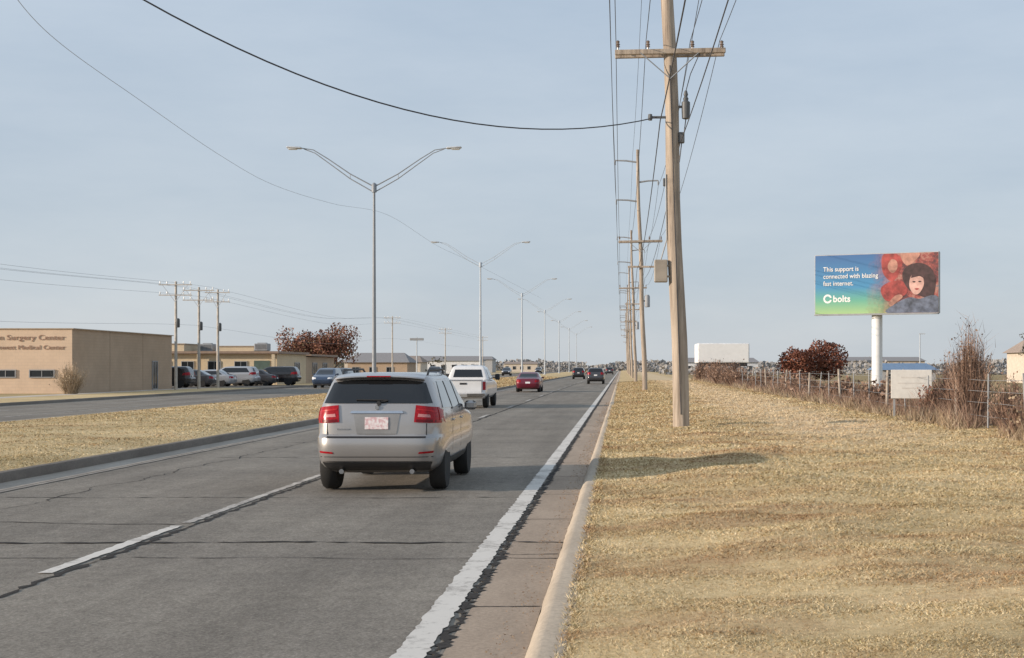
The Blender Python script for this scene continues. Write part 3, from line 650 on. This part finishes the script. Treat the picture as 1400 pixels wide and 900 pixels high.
def poly(b,pts,y,mi):
    P=[Vector(q) for q in pts]; n=len(P); out=[]
    for i in range(n):
        p0,p1,p2,p3=P[i-1],P[i],P[(i+1)%n],P[(i+2)%n]
        for k in range(5):
            t=k/5; q=.5*((2*p1)+(-p0+p2)*t+(2*p0-5*p1+4*p2-p3)*t*t+(-p0+3*p1-3*p2+p3)*t**3); out.append((max(-3.69,min(3.69,q.x)),y,max(-1.75,min(1.75,q.y))))
    b.add(out,[tuple(range(len(out)))],mi)
poly(b,[(.5,1.75),(1.2,1.75),(1.6,1.3),(1.4,.6),(1.0,.1),(.5,.5),(.35,1.2)],-.004,2)      # red hood
poly(b,[(.72,1.05),(.95,1.42),(1.25,1.3),(1.3,.92),(1.08,.62),(.82,.72)],-.008,0)          # first face
poly(b,[(1.5,1.75),(2.6,1.75),(2.3,1.25),(1.8,1.05)],-.006,0)                               # forehead at the top edge
poly(b,[(.3,-.3),(.9,.1),(1.6,.1),(1.9,-.5),(1.3,-.95),(.6,-1.0)],-.008,2)                  # red sleeve
poly(b,[(1.6,.6),(2.0,1.05),(2.7,1.15),(3.3,.8),(3.55,.1),(3.4,-.8),(3.0,-.9),(2.1,-.5),(1.7,.0)],-.010,1)  # dark hair
poly(b,[(2.0,.05),(2.15,.45),(2.5,.58),(2.8,.3),(2.85,-.15),(2.6,-.6),(2.3,-.68),(2.05,-.35)],-.014,3)      # second face
poly(b,[(2.1,.3),(2.3,.62),(2.75,.6),(2.9,.25),(2.6,.38),(2.3,.33)],-.018,1)                # fringe
poly(b,[(2.18,.06),(2.30,.10),(2.38,.05),(2.28,.01)],-.022,1); poly(b,[(2.52,.06),(2.62,.11),(2.72,.06),(2.62,.02)],-.022,1); poly(b,[(2.32,-.36),(2.45,-.32),(2.58,-.36),(2.45,-.43)],-.022,2)
poly(b,[(.7,-1.75),(1.2,-1.2),(2.0,-.85),(2.6,-.95),(3.3,-.75),(3.69,-.9),(3.69,-1.75)],-.012,4)  # slate clothing
poly(b,[(.8,-1.15),(1.15,-.75),(1.5,-.68),(1.6,-.85),(1.25,-1.12),(.95,-1.35)],-.016,0)     # hand
b.build('printed_picture',[SK,HR,RD,PK,TL],p)
R90=(math.radians(90),0,0)
for i,t in enumerate(['This support is','connected with blazing','fast internet.']):
    text_mesh(t,.38,'advert_text',WHITE,p,(-3.2,-.024,.80-.43*i),R90,'LEFT',.002,.004,.93,1.02)
b=MB()
for k in range(1,19):
    t0,t1=[2*math.pi*q/20 for q in (k,k+1)]
    b.add([(.27*math.cos(t0),0,.27*math.sin(t0)),(.27*math.cos(t1),0,.27*math.sin(t1)),(.16*math.cos(t1),0,.16*math.sin(t1)),(.16*math.cos(t0),0,.16*math.sin(t0))],[(0,1,2,3)])
b.build('logo_ring',WHITE,p,loc=(-2.93,-.006,-.85))
text_mesh('bolts',.55,'logo_text',WHITE,p,(-2.60,-.006,-1.04),R90,'LEFT',.002,.014,.95,1.03)
b=MB(); b.box((0,-.42,4.45),(6.4,.04,.04)); [b.box((x,-.25,4.45),(.04,.36,.04)) for x in (-3,-1,1,3)]; b.build('catwalk',GREY,e)

# ------------------------------------------------------------ foliage
AUT=m_leaf('autumn_leaves',[(0,(.15,.075,.06)),(.5,(.24,.115,.085)),(.85,(.31,.17,.115)),(1,(.19,.17,.10))])
RUS=m_leaf('rust_leaves',[(0,(.14,.055,.038)),(.5,(.23,.09,.06)),(1,(.31,.14,.09))])
DRY=m_leaf('dry_weeds',[(0,(.22,.16,.10)),(.5,(.38,.285,.19)),(1,(.56,.455,.33))])
TWG=m_leaf('bare_twigs',[(0,(.18,.11,.08)),(.5,(.30,.195,.145)),(1,(.42,.30,.23))])
DGN=m_leaf('dull_green_leaves',[(0,(.11,.11,.08)),(.6,(.17,.155,.115)),(1,(.22,.185,.14))])
FAR=m_leaf('hazed_foliage',[(0,(.29,.295,.30)),(.5,(.325,.32,.315)),(1,(.36,.34,.325))])  # pale grey tones carry the distance haze in the leaf colour
def quads(b,C,size,mi=0):
    for c in C:
        a=Vector(np.random.randn(3)).normalized(); t=a.orthogonal().normalized(); q=Matrix.Rotation(random.random()*6.28,3,a)@t; r=a.cross(q)
        s=size*(.6+.8*random.random()); c=Vector(c)
        b.add([c+q*s,c+r*s*.7,c-q*s,c-r*s*.7],[(0,1,2,3)],mi)
def tree(name,loc,H,R,leafm,label,nl=1500,ls=.16,cz=.58,group=None,cat='tree',squash=.75,rnd=False):
    e=empty(name,loc,label,cat,0,group)
    b=MB(); b.tube([(0,0,-.1),(.03,.02,H*.2),(0,0,H*.4),(.05,0,H*.7)],[H*.035,H*.028,H*.02,H*.008],8)
    tips=[]
    for k in range(12):
        a=k*2.4; z0=H*(.18+.03*k); r=R*(.45+.35*random.random()); z1=min(H*.85,z0+H*(.2+.2*random.random()))
        p=(r*math.cos(a),r*math.sin(a),z1); b.tube([(0,0,z0),(p[0]*.5,p[1]*.5,(z0+z1)/2+.1),p],[H*.014,H*.009,H*.003],5); tips.append(p)
    b.build('trunk',TRUNK,e,True,60)
    C=[]
    if rnd:
        for k in range(nl):
            v=Vector(np.random.randn(3)).normalized(); rr=random.random()**.33
            bumpy=1+.22*noise.noise(v*2.3+Vector(loc))+.12*noise.noise(v*6)
            C.append(Vector((v.x*R*rr*bumpy,v.y*R*rr*bumpy,H*.52+v.z*H*.48*rr*bumpy)))
    else:
        cl=[(Vector(p),R*(.28+.2*random.random())) for p in tips]
        for k in range(14):
            v=Vector(np.random.randn(3)).normalized()*R*.6*random.random()**.4; v.z*=squash; cl.append((v+Vector((0,0,H*cz)),R*(.28+.2*random.random())))
        for k in range(nl):
            c,r=random.choice(cl); v=Vector(np.random.randn(3)).normalized()*r*random.random()**.45; p=c+v; p.z=max(p.z,H*.12); C.append(p)
    b=MB(); quads(b,C,ls); b.build('crown',leafm,e); return e
def bush(name,loc,H,R,label,n=500,leaves=300,leafm=None,tm=None,group=None,lsz=.04,tw=1.):
    e=empty(name,loc,label,'bush',0,group); b=MB(); C=[]
    for k in range(n):
        a=random.random()*6.28; r0=R*.3*random.random(); el=random.random()**.5
        r1=R*(.3+.8*random.random())*el; z1=H*(.35+.65*random.random())*(1-.45*el*el)
        p0=Vector((r0*math.cos(a),r0*math.sin(a),-.03)); p2=Vector((r1*math.cos(a),r1*math.sin(a),z1)); pm_=(p0+p2)/2+Vector((random.uniform(-.1,.1),random.uniform(-.1,.1),.08*H))
        w=(.006+.006*random.random())*tw; s=Vector((w,w*random.uniform(-1,1),0))
        b.add([p0-s,p0+s,pm_+s*.8,p2,pm_-s*.8],[(0,1,2,4),(2,3,4)]); 
        for q in range(2):
            t=random.random(); bb=pm_.lerp(p2,t); tip=bb+Vector((random.gauss(0,.14),random.gauss(0,.14),.12+.16*random.random()))*H*.45; b.add([bb-s*.6,bb+s*.6,tip],[(0,1,2)]); C.append(tip); C.append(bb.lerp(tip,.5))
    b.build('stems',tm or TWG,e)
    if leaves:
        b=MB(); quads(b,random.sample(C,min(leaves,len(C))),lsz); b.build('leaves',leafm or DRY,e)
    return e
tree('tree',(-39.6,172,.1),6.4,3.4,AUT,'bushy dark red autumn tree behind the tan buildings',6500,.13)
tree('tree',(-35.4,170,.1),7.0,3.2,AUT,'dark red autumn tree beside the tan buildings',6500,.13)
tree('tree',(-49.8,135,.1),5.3,1.3,DGN,'small dark tree behind the flat-roofed clinic',700,.12)
g='round rust-coloured trees beyond the field'
tree('tree',(18.8,150,.2),3.7,2.0,RUS,'low round rust-red tree beyond the field',3200,.12,.58,g,rnd=True)
tree('tree',(22.2,152,.2),4.6,2.5,RUS,'low round rust-red tree beyond the field',4400,.12,.58,g,rnd=True)
for (x,y,H,R,n) in [(8.95,35.5,2.9,.75,640),(9.3,38.5,2.1,.85,520),(10.0,42,2.1,.9,420),(9.1,32.5,1.5,.7,340)]:
    bush('bush',(x,y,.27),H,R,'tall leggy reddish-brown bare shrub at the fence',n,420,TWG,lsz=.032)
bush('bush',(8.75,39.2,.27),1.15,.5,'small dense brown shrub at the fence',500,600,AUT,None,None,.04)
bush('bush',(8.4,29.0,.27),1.1,.7,'straggly dry shrub against the wire fence',300,150,DRY,TWG)
for (x,y,H) in [(8.7,104,1.7),(8.9,112,2.3),(8.6,120,2.1),(8.9,129,2.4),(9.4,92,1.6),(9.8,80,1.4),(9.6,60,1.2),(9.3,70,1.3),(9.4,50,1.2),(9.2,138,2.4),(8.6,148,2.4)]:
    bush('bush',(x,y,.27),H,1.6,'brown leafless shrub along the fence line',420,380,TWG,None,'brown shrubs along the fence line',.08,1.7)
bush('bush',(-34.1,86,.12),2.2,1.3,'dry ornamental grass clump beside the clinic wall',600,400,DRY,DRY)
def weeds(name,xr,yr,n,hmin,hmax,m,label):
    b=MB()
    u=np.random.rand(n)
    for i in range(n):
        y=yr[0]*(yr[1]/yr[0])**u[i]; x=random.uniform(*xr); 
        nz=noise.noise(Vector((x*.8,y*.35,0)))
        if nz<-.2: continue
        h=(hmin+(hmax-hmin)*random.random())*(.75+nz); w=.004+.00017*y; a=random.random()*3.14; z=float(hR(x,y))-.01
        l=h*.5; dx,dy=random.gauss(0,l),random.gauss(0,l); s=Vector((w*math.cos(a),w*math.sin(a),0)); p=Vector((x,y,z))
        b.add([p-s,p+s,p+Vector((dx,dy,h))],[(0,1,2)])
    o=b.build(name,m); tag(o,label,'weeds',kind='stuff'); return o
weeds('dry_weeds',(7.9,10.2),(22,160),28000,.10,.50,DRY,'tall dry weeds growing along the wire fence')
weeds('brown_weeds',(8.3,10.4),(22,160),26000,.2,.85,TWG,'brown brushy weeds growing along the wire fence')
weeds('field_weeds',(9.6,26),(26,120),20000,.12,.45,DGN,'dull green and brown weeds in the field')
weeds('field_straw',(9.6,30),(26,150),18000,.15,.45,DRY,'dry straw stalks in the field')
fe=empty('wire_fence',(8.8,26,.27),'low wire fence with pale weathered posts along the field','fence')
y=27; k=0
while y<150:
    b=MB(); h=1.25+.25*random.random(); tl=random.uniform(-.09,.09); big=(k%3==0); r=.05 if big else .022
    b.tube([(0,0,-.3),(tl,0,h*.6),(tl*1.6,0,h)],[r,r,r*.9],8); b.build('fence_post',mat('weathered_post',(.36,.31,.26),.8,0,.4,6) if big else GREY,fe,True,60,loc=(0,y-26,0)); y+=3.2; k+=1
for z in (.35,.65,.95,1.22):
    b=MB(); b.tube([(random.uniform(-.03,.03),a,z+random.uniform(-.03,.03)) for a in np.arange(-2,124,3)],.005,4,cap=False); b.build('strand',GREY,fe)
e=empty('notice_board',(8.65,41.5,.27),'weathered blank white board fixed to the wire fence','sign',math.radians(-8))
b=MB(); b.box((0,0,1.02),(1.2,.03,.86),0,None,.008); b.build('panel',mat('weathered_board',(.66,.64,.60),.7,0,.1,4),e)
for x in (-.5,.5):
    b=MB(); b.box((x,.05,.65),(.06,.06,1.3)); b.build('post',GREY,e)
b=MB(); b.box((.05,-.018,1.22),(.7,.004,.04)); b.box((0,-.018,1.05),(.8,.004,.03)); b.box((.03,-.018,.9),(.6,.004,.03)); b.build('faded_print',mat('faded_print',(.58,.55,.51),.8),e)

# ------------------------------------------------------------ buildings
PEACH=m_brick('peach_block',(.68,.52,.38),(.65,.495,.365),(.60,.465,.35)); TAN=m_brick('tan_block',(.66,.54,.37),(.62,.51,.355),(.56,.46,.34)); SHBRN=m_brick('shaded_brown_block',(.46,.345,.245),(.44,.33,.235),(.40,.305,.22))  # brown block doubles as peach darkened for the clinic's shaded walls
COPE=mat('coping',(.38,.30,.22),.6); BEAV=mat('brown_fascia',(.27,.19,.14),.6); LETT=mat('sign_letters',(.34,.21,.15),.6)
def window(parent,c,w,h,face='-Y',frame=GREY):
    e=bpy.data.objects.new('window',None); COL.objects.link(e); e.parent=parent; e.location=c
    if face=='+X': e.rotation_euler=(0,0,math.radians(90))
    b=MB(); b.box((0,-.02,0),(w,.04,h)); b.build('pane',WIN,e)
    b=MB(); t=.06
    b.box((0,-.035,h/2+t/2),(w+2*t,.09,t)); b.box((0,-.035,-h/2-t/2),(w+2*t,.09,t)); b.box((-w/2-t/2,-.035,0),(t,.085,h)); b.box((w/2+t/2,-.035,0),(t,.085,h)); b.box((0,-.05,0),(.04,.03,h)); b.build('frame',frame,e)
    return e
e=empty('clinic_building',(-34.8,88,.1),'flat-roofed peach masonry surgery centre with shaded tan side wall','building')
b=MB(); 
b.add([(-30,0,0),(0,0,0),(0,0,4.1),(-30,0,4.1)],[(0,1,2,3)],0); b.add([(0,0,0),(0,19.5,0),(0,19.5,4.1),(0,0,4.1)],[(0,1,2,3)],1)  # side wall takes the darker block, its shade painted in
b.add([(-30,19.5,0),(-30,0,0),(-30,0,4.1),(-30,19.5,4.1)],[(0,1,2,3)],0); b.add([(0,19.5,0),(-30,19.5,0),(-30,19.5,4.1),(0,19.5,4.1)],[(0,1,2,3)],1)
b.add([(-30,0,3.7),(0,0,3.7),(0,19.5,3.7),(-30,19.5,3.7)],[(0,1,2,3)],1); b.build('wall',[PEACH,SHBRN],e)
b=MB(); b.box((-15,.05,4.13),(30.2,.25,.06)); b.box((0,9.8,4.133),(.25,19.3,.06)); b.box((-30,9.8,4.133),(.25,19.3,.06)); b.box((-15,19.5,4.13),(30.2,.25,.06)); b.build('roof_coping',COPE,e)
b=MB(); [b.box((.005,6.5*k,2.05),(.02,.05,4.1)) for k in range(1,3)]; b.build('wall_joints',mat('joint_brown',(.33,.25,.18),.8),e)
for x,w in ((-1.9,1.5),(-4.2,1.2),(-7.2,1.5),(-10,1.5)): window(e,(x,0,1.28),w,.40)
window(e,(0,15.5,1.1),1.0,2.0,'+X')
text_mesh('Lawton Surgery Center',.46,'wall_lettering',LETT,e,(-.45,-.03,3.42),R90,'RIGHT',.012,0,1.22,1.05)
text_mesh('Southwest Medical Center',.38,'wall_lettering',LETT,e,(-.45,-.03,2.82),R90,'RIGHT',.012,0,1.2,1.05)
e=empty('office_building',(-32.5,131,.1),'long low tan office building with flat brown roof','building')
b=MB(); H=2.95
b.box((-7,6,H/2),(14,12,H),0); b.box((-1.4,19,H/2-.1),(2.8,14,H-.2),1); b.box((-12.0,7,1.95),(4.6,8,3.9),0); b.box((-5.2,8,1.85),(3.4,6,3.7),0); b.build('wall',[TAN,SHBRN],e)
b=MB(); b.box((-7,5.8,H+.13),(14.6,13,.22)); b.box((-1.4,19.5,H-.02),(3.6,13.5,.20)); b.build('roof',BEAV,e)
b=MB(); b.box((-12.0,7,3.94),(4.8,8.2,.08)); b.box((-5.2,8,3.74),(3.6,6.2,.08)); b.build('roof_coping',COPE,e)
for x in (-12.5,-10.6,-8.4,-5.9,-3.4): window(e,(x,0,1.55),1.1,1.3)
b=MB(); b.box((-1.4,-.03,1.15),(1.5,.06,2.3)); b.build('door',mat('green_door',(.09,.13,.11),.4),e)
window(e,(0,8,1.5),2.0,1.2,'+X'); window(e,(0,16,1.5),2.0,1.2,'+X'); window(e,(0,21,1.5),2.0,1.2,'+X')
for x in (-13.8,-7.2,-.2):
    b=MB(); b.box((x,-.5,1.45),(.3,.3,2.9)); b.build('column',TAN,e)
for x,y in ((-2.4,4),(-8.3,6)):
    b=MB(); b.box((x,y,H+.68),(1.3,1.2,.7),0,None,.04); b.box((x,y,H+1.07),(.8,.7,.08)); [b.box((x,y-.605,H+.5+.1*k),(1.1,.02,.04),1) for k in range(5)]; b.build('rooftop_air_conditioner',[GREY,BLACK],e)
def house(name,loc,w,d,h,rh,wm,rm,label,rot=0,group=None):
    e=empty(name,loc,label,'building',rot,group)
    b=MB(); b.box((0,0,h/2),(w,d,h)); b.build('wall',wm,e)
    o=.4; b=MB(); b.add([(-w/2-o,-d/2-o,h),(w/2+o,-d/2-o,h),(w/2+o,d/2+o,h),(-w/2-o,d/2+o,h),(-w/2-o+rh,0,h+rh),(w/2+o-rh,0,h+rh)],[(0,1,5,4),(1,2,5),(2,3,4,5),(3,0,4),(3,2,1,0)]); b.build('roof',rm,e)
    for x in np.arange(-w/2+1.2,w/2-.8,2.6): window(e,(float(x),-d/2,h*.5),1.0,h*.38)
    return e
DROOF=mat('grey_shingles',(.27,.26,.26),.9,0,.2,6); BROOF=mat('brown_shingles',(.31,.25,.21),.9,0,.2,6); CREAM=mat('cream_siding',(.6,.53,.44),.8); WSID=mat('white_metal_siding',(.76,.77,.78),.5); BLR=mat('blue_metal_roof',(.16,.25,.38),.5); GYW=mat('grey_siding',(.42,.42,.42),.8)
house('roadside_building',(-37,215,.1),9,9,2.4,1.5,SHBRN,DROOF,'small tan building with grey hipped roof')
house('roadside_building',(-44,260,.1),14,9,2.6,1.2,CREAM,BROOF,'low cream building with brown roof')
house('roadside_building',(-43,340,.1),18,10,3.2,1.2,WSID,DROOF,'low white building with grey roof far along the road')
house('roadside_building',(-52,430,.1),25,12,4,1,GYW,DROOF,'low grey commercial building far along the road')
house('roadside_building',(-36,500,.1),12,12,2.8,.8,CREAM,BROOF,'low cream commercial building far along the road')
house('house',(41.8,137,.2),6,6,3.0,1.3,CREAM,BROOF,'cream house with brown roof beyond the field')
house('shed',(29.5,146,.2),5.6,6,1.3,.7,GYW,BLR,'low shed with blue metal roof beyond the field')
house('roadside_building',(21,300,.2),16,9,2.6,1,WSID,DROOF,'low white building far beyond the field')
house('roadside_building',(60,330,.2),22,9,3.0,1,CREAM,DROOF,'low cream building far beyond the field')
tree('tree',(38.6,131,.2),5.6,1.2,DGN,'narrow bare tree beside the cream house',500,.10)
e=empty('trailer',(10.9,152,.25),'white box trailer standing behind the brown shrubs','trailer',math.radians(0))
b=MB(); b.box((0,0,3.05),(5.5,7,2.1),0,None,.05); b.build('box_body',WSID,e)
b=MB(); b.box((0,0,1.8),(5.1,6.6,.35)); b.build('chassis',BLACK,e)
for x in (-2.2,2.2):
    for y in (-2,2): 
        b=MB(); b.lathe([(.5,-.15),(.5,.15)],(x,y,.52),'X',18); b.build('wheel',RUBBER,e)
b=MB(); b.box((0,-3.52,3.05),(5.3,.03,1.9)); b.build('rear_door',WHITE,e)

PWOOD=mat('pale_wood_pole',(.46,.42,.37),.9,0,.2,3)
def lpole(loc,H,label,arm=2.4,cans=True):
    e=empty('utility_pole',loc,label,'utility pole',0,'wooden poles on the far side of the road')
    b=MB(); b.tube([(0,0,-.2),(0,0,H)],[.12,.08],10); b.build('pole',PWOOD,e,True,60)
    for k,z in enumerate((H-.25,H-1.0)):
        b=MB(); b.box((0,-.14,z),(arm,.06,.07)); [b.lathe([(.03,0),(.045,.1),(.03,.2)],(x,-.14,z+.05),'Z',8,1) for x in (-arm/2+.1,-arm/4,arm/4,arm/2-.1)]; b.build('crossarm',[PWOOD,WHITE],e)
    b=MB(); b.tube([(0,-.14,H-1.5),(-arm/2+.3,-.2,H-.3)],.02,5); b.tube([(0,-.14,H-1.5),(arm/2-.3,-.2,H-.3)],.02,5); b.build('brace',STEELF,e)
    if cans:
        b=MB(); b.lathe([(.12,-.35),(.15,-.3),(.15,.25),(.08,.32)],(.2,-.2,H*.62),'Z',12); b.box((.1,-.1,H*.62),(.2,.1,.1)); b.build('transformer_can',DGREY,e,True,40)
    return e
lpole((-32.4,101,.12),7.9,'short pale utility pole with transformer near the clinic')
lpole((-32.4,106.5,.12),7.8,'short pale utility pole with transformer near the clinic')
lpole((-32.4,111.5,.12),7.9,'short pale utility pole near the car park',2.0)
lpole((-33,200,.12),9,'distant utility pole beside low buildings',2.4,False)
lpole((-33,260,.12),9,'distant utility pole beside low buildings',2.4,False)
lpole((-33,330,.12),9,'distant utility pole beside low buildings',2.4,False)
for dx,dz in ((-1.1,-.1),(1.1,-.1),(-.6,-.1),(.6,-.85),(0,-3.0)):
    P=[(-33.6+dx,30,9.3+dz),(-33.2+dx,62,7.2+dz),(-32.4+dx,101,7.9+dz),(-32.4+dx,111.5,7.9+dz),(-32.7+dx,155,7.4+dz),(-33+dx,200,8.9+dz),(-33+dx,260,8.9+dz),(-33+dx,330,8.9+dz)]
    wire(spline(P,8),.008,WIREG,'thin grey conductor on the far side of the road')
e=empty('pole_sign',(-18.0,150,.2),'small distant twin-head sign pole by the road','sign')
e.location=(-23.2,200,.1); e.location.x=-29.5
b=MB(); b.tube([(0,0,0),(0,0,6)],.08,8); b.build('post',STEELF,e); b=MB(); b.box((0,0,5.7),(2.0,.2,.35),0,None,.03); b.build('panel',GREY,e)
for x,y,H in ((44,205,6.5),):
    e=empty('light_pole',(x,y,.2),'thin distant light pole beyond the field','pole'); b=MB(); b.tube([(0,0,0),(0,0,H)],[.1,.07],8); b.box((.3,0,H),(.9,.25,.12)); b.build('post',STEELF,e)
def treeline(name,x0,x1,y,n,hmax,m,label,dep=40,ls=.9):
    b=MB(); C=[]
    for i in range(n):
        x=random.uniform(x0,x1); hh=hmax*(.35+.65*max(0,.5+noise.noise(Vector((x*.03,y,0)))+.35*noise.noise(Vector((x*.15,y,2))))); C.append((x,y+random.uniform(0,dep),.1+hh*random.random()**.8))
    quads(b,C,ls); o=b.build(name,m); tag(o,label,'trees',kind='stuff')
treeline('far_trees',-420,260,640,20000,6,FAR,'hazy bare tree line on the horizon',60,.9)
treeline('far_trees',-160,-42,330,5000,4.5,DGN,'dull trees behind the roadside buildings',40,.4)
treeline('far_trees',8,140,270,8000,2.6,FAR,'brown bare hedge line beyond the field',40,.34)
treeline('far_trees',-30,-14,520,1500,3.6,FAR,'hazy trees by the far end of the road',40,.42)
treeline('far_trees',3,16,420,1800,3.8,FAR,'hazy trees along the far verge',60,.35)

# ------------------------------------------------------------ light, sky, camera
d=Vector((.93,.34,-math.tan(math.radians(14))*math.hypot(.93,.34))).normalized()
sl=bpy.data.lights.new('sun','SUN'); sl.energy=4.9; sl.angle=math.radians(.5); sl.color=(1,.85,.70)
so=bpy.data.objects.new('sun',sl); COL.objects.link(so); so.rotation_euler=d.to_track_quat('-Z','Y').to_euler(); so.location=(-40,-20,30)
w=bpy.data.worlds.new('World'); scene.world=w; w.use_nodes=True; nt=w.node_tree; nt.nodes.clear()
out=N(nt,'ShaderNodeOutputWorld'); sky=N(nt,'ShaderNodeTexSky'); sky.sky_type='NISHITA'; sky.sun_disc=False
sky.sun_elevation=math.radians(14); sky.sun_rotation=math.atan2(-.93,-.34)%(2*pi); sky.air_density=1; sky.dust_density=1.5; sky.ozone_density=1.5
b1=N(nt,'ShaderNodeBackground'); b1.inputs[1].default_value=.12; nt.links.new(sky.outputs[0],b1.inputs[0])
tc=N(nt,'ShaderNodeTexCoord'); sp=N(nt,'ShaderNodeSeparateXYZ'); nt.links.new(tc.outputs['Generated'],sp.inputs[0])
hz=ramp(nt,sp.outputs[2],[(0,(.63,.68,.73)),(.06,(.575,.65,.735)),(.25,(.535,.635,.76)),(1,(.47,.57,.70))])
cl=noisen(nt,tc.outputs['Generated'],2.6,7,.6,(1,1,4)); cc=ramp(nt,cl,[(.35,(.92,.935,.95)),(.68,(1.11,1.08,1.05))])
hz=mixc(nt,1.,hz,cc,'MULTIPLY')
b2=N(nt,'ShaderNodeBackground'); b2.inputs[1].default_value=1.; nt.links.new(hz,b2.inputs[0])
mx=N(nt,'ShaderNodeMixShader'); mx.inputs[0].default_value=.85; nt.links.new(b1.outputs[0],mx.inputs[1]); nt.links.new(b2.outputs[0],mx.inputs[2]); nt.links.new(mx.outputs[0],out.inputs[0])
cam=bpy.data.cameras.new('camera'); co=bpy.data.objects.new('camera',cam); COL.objects.link(co)
co.location=(0,0,1.8); co.rotation_euler=(math.radians(90),0,0); cam.sensor_width=36; cam.lens=36*1900/1400
cam.shift_x=-150/1400; cam.shift_y=52/1400; cam.clip_end=9000; cam.clip_start=.1
scene.camera=co
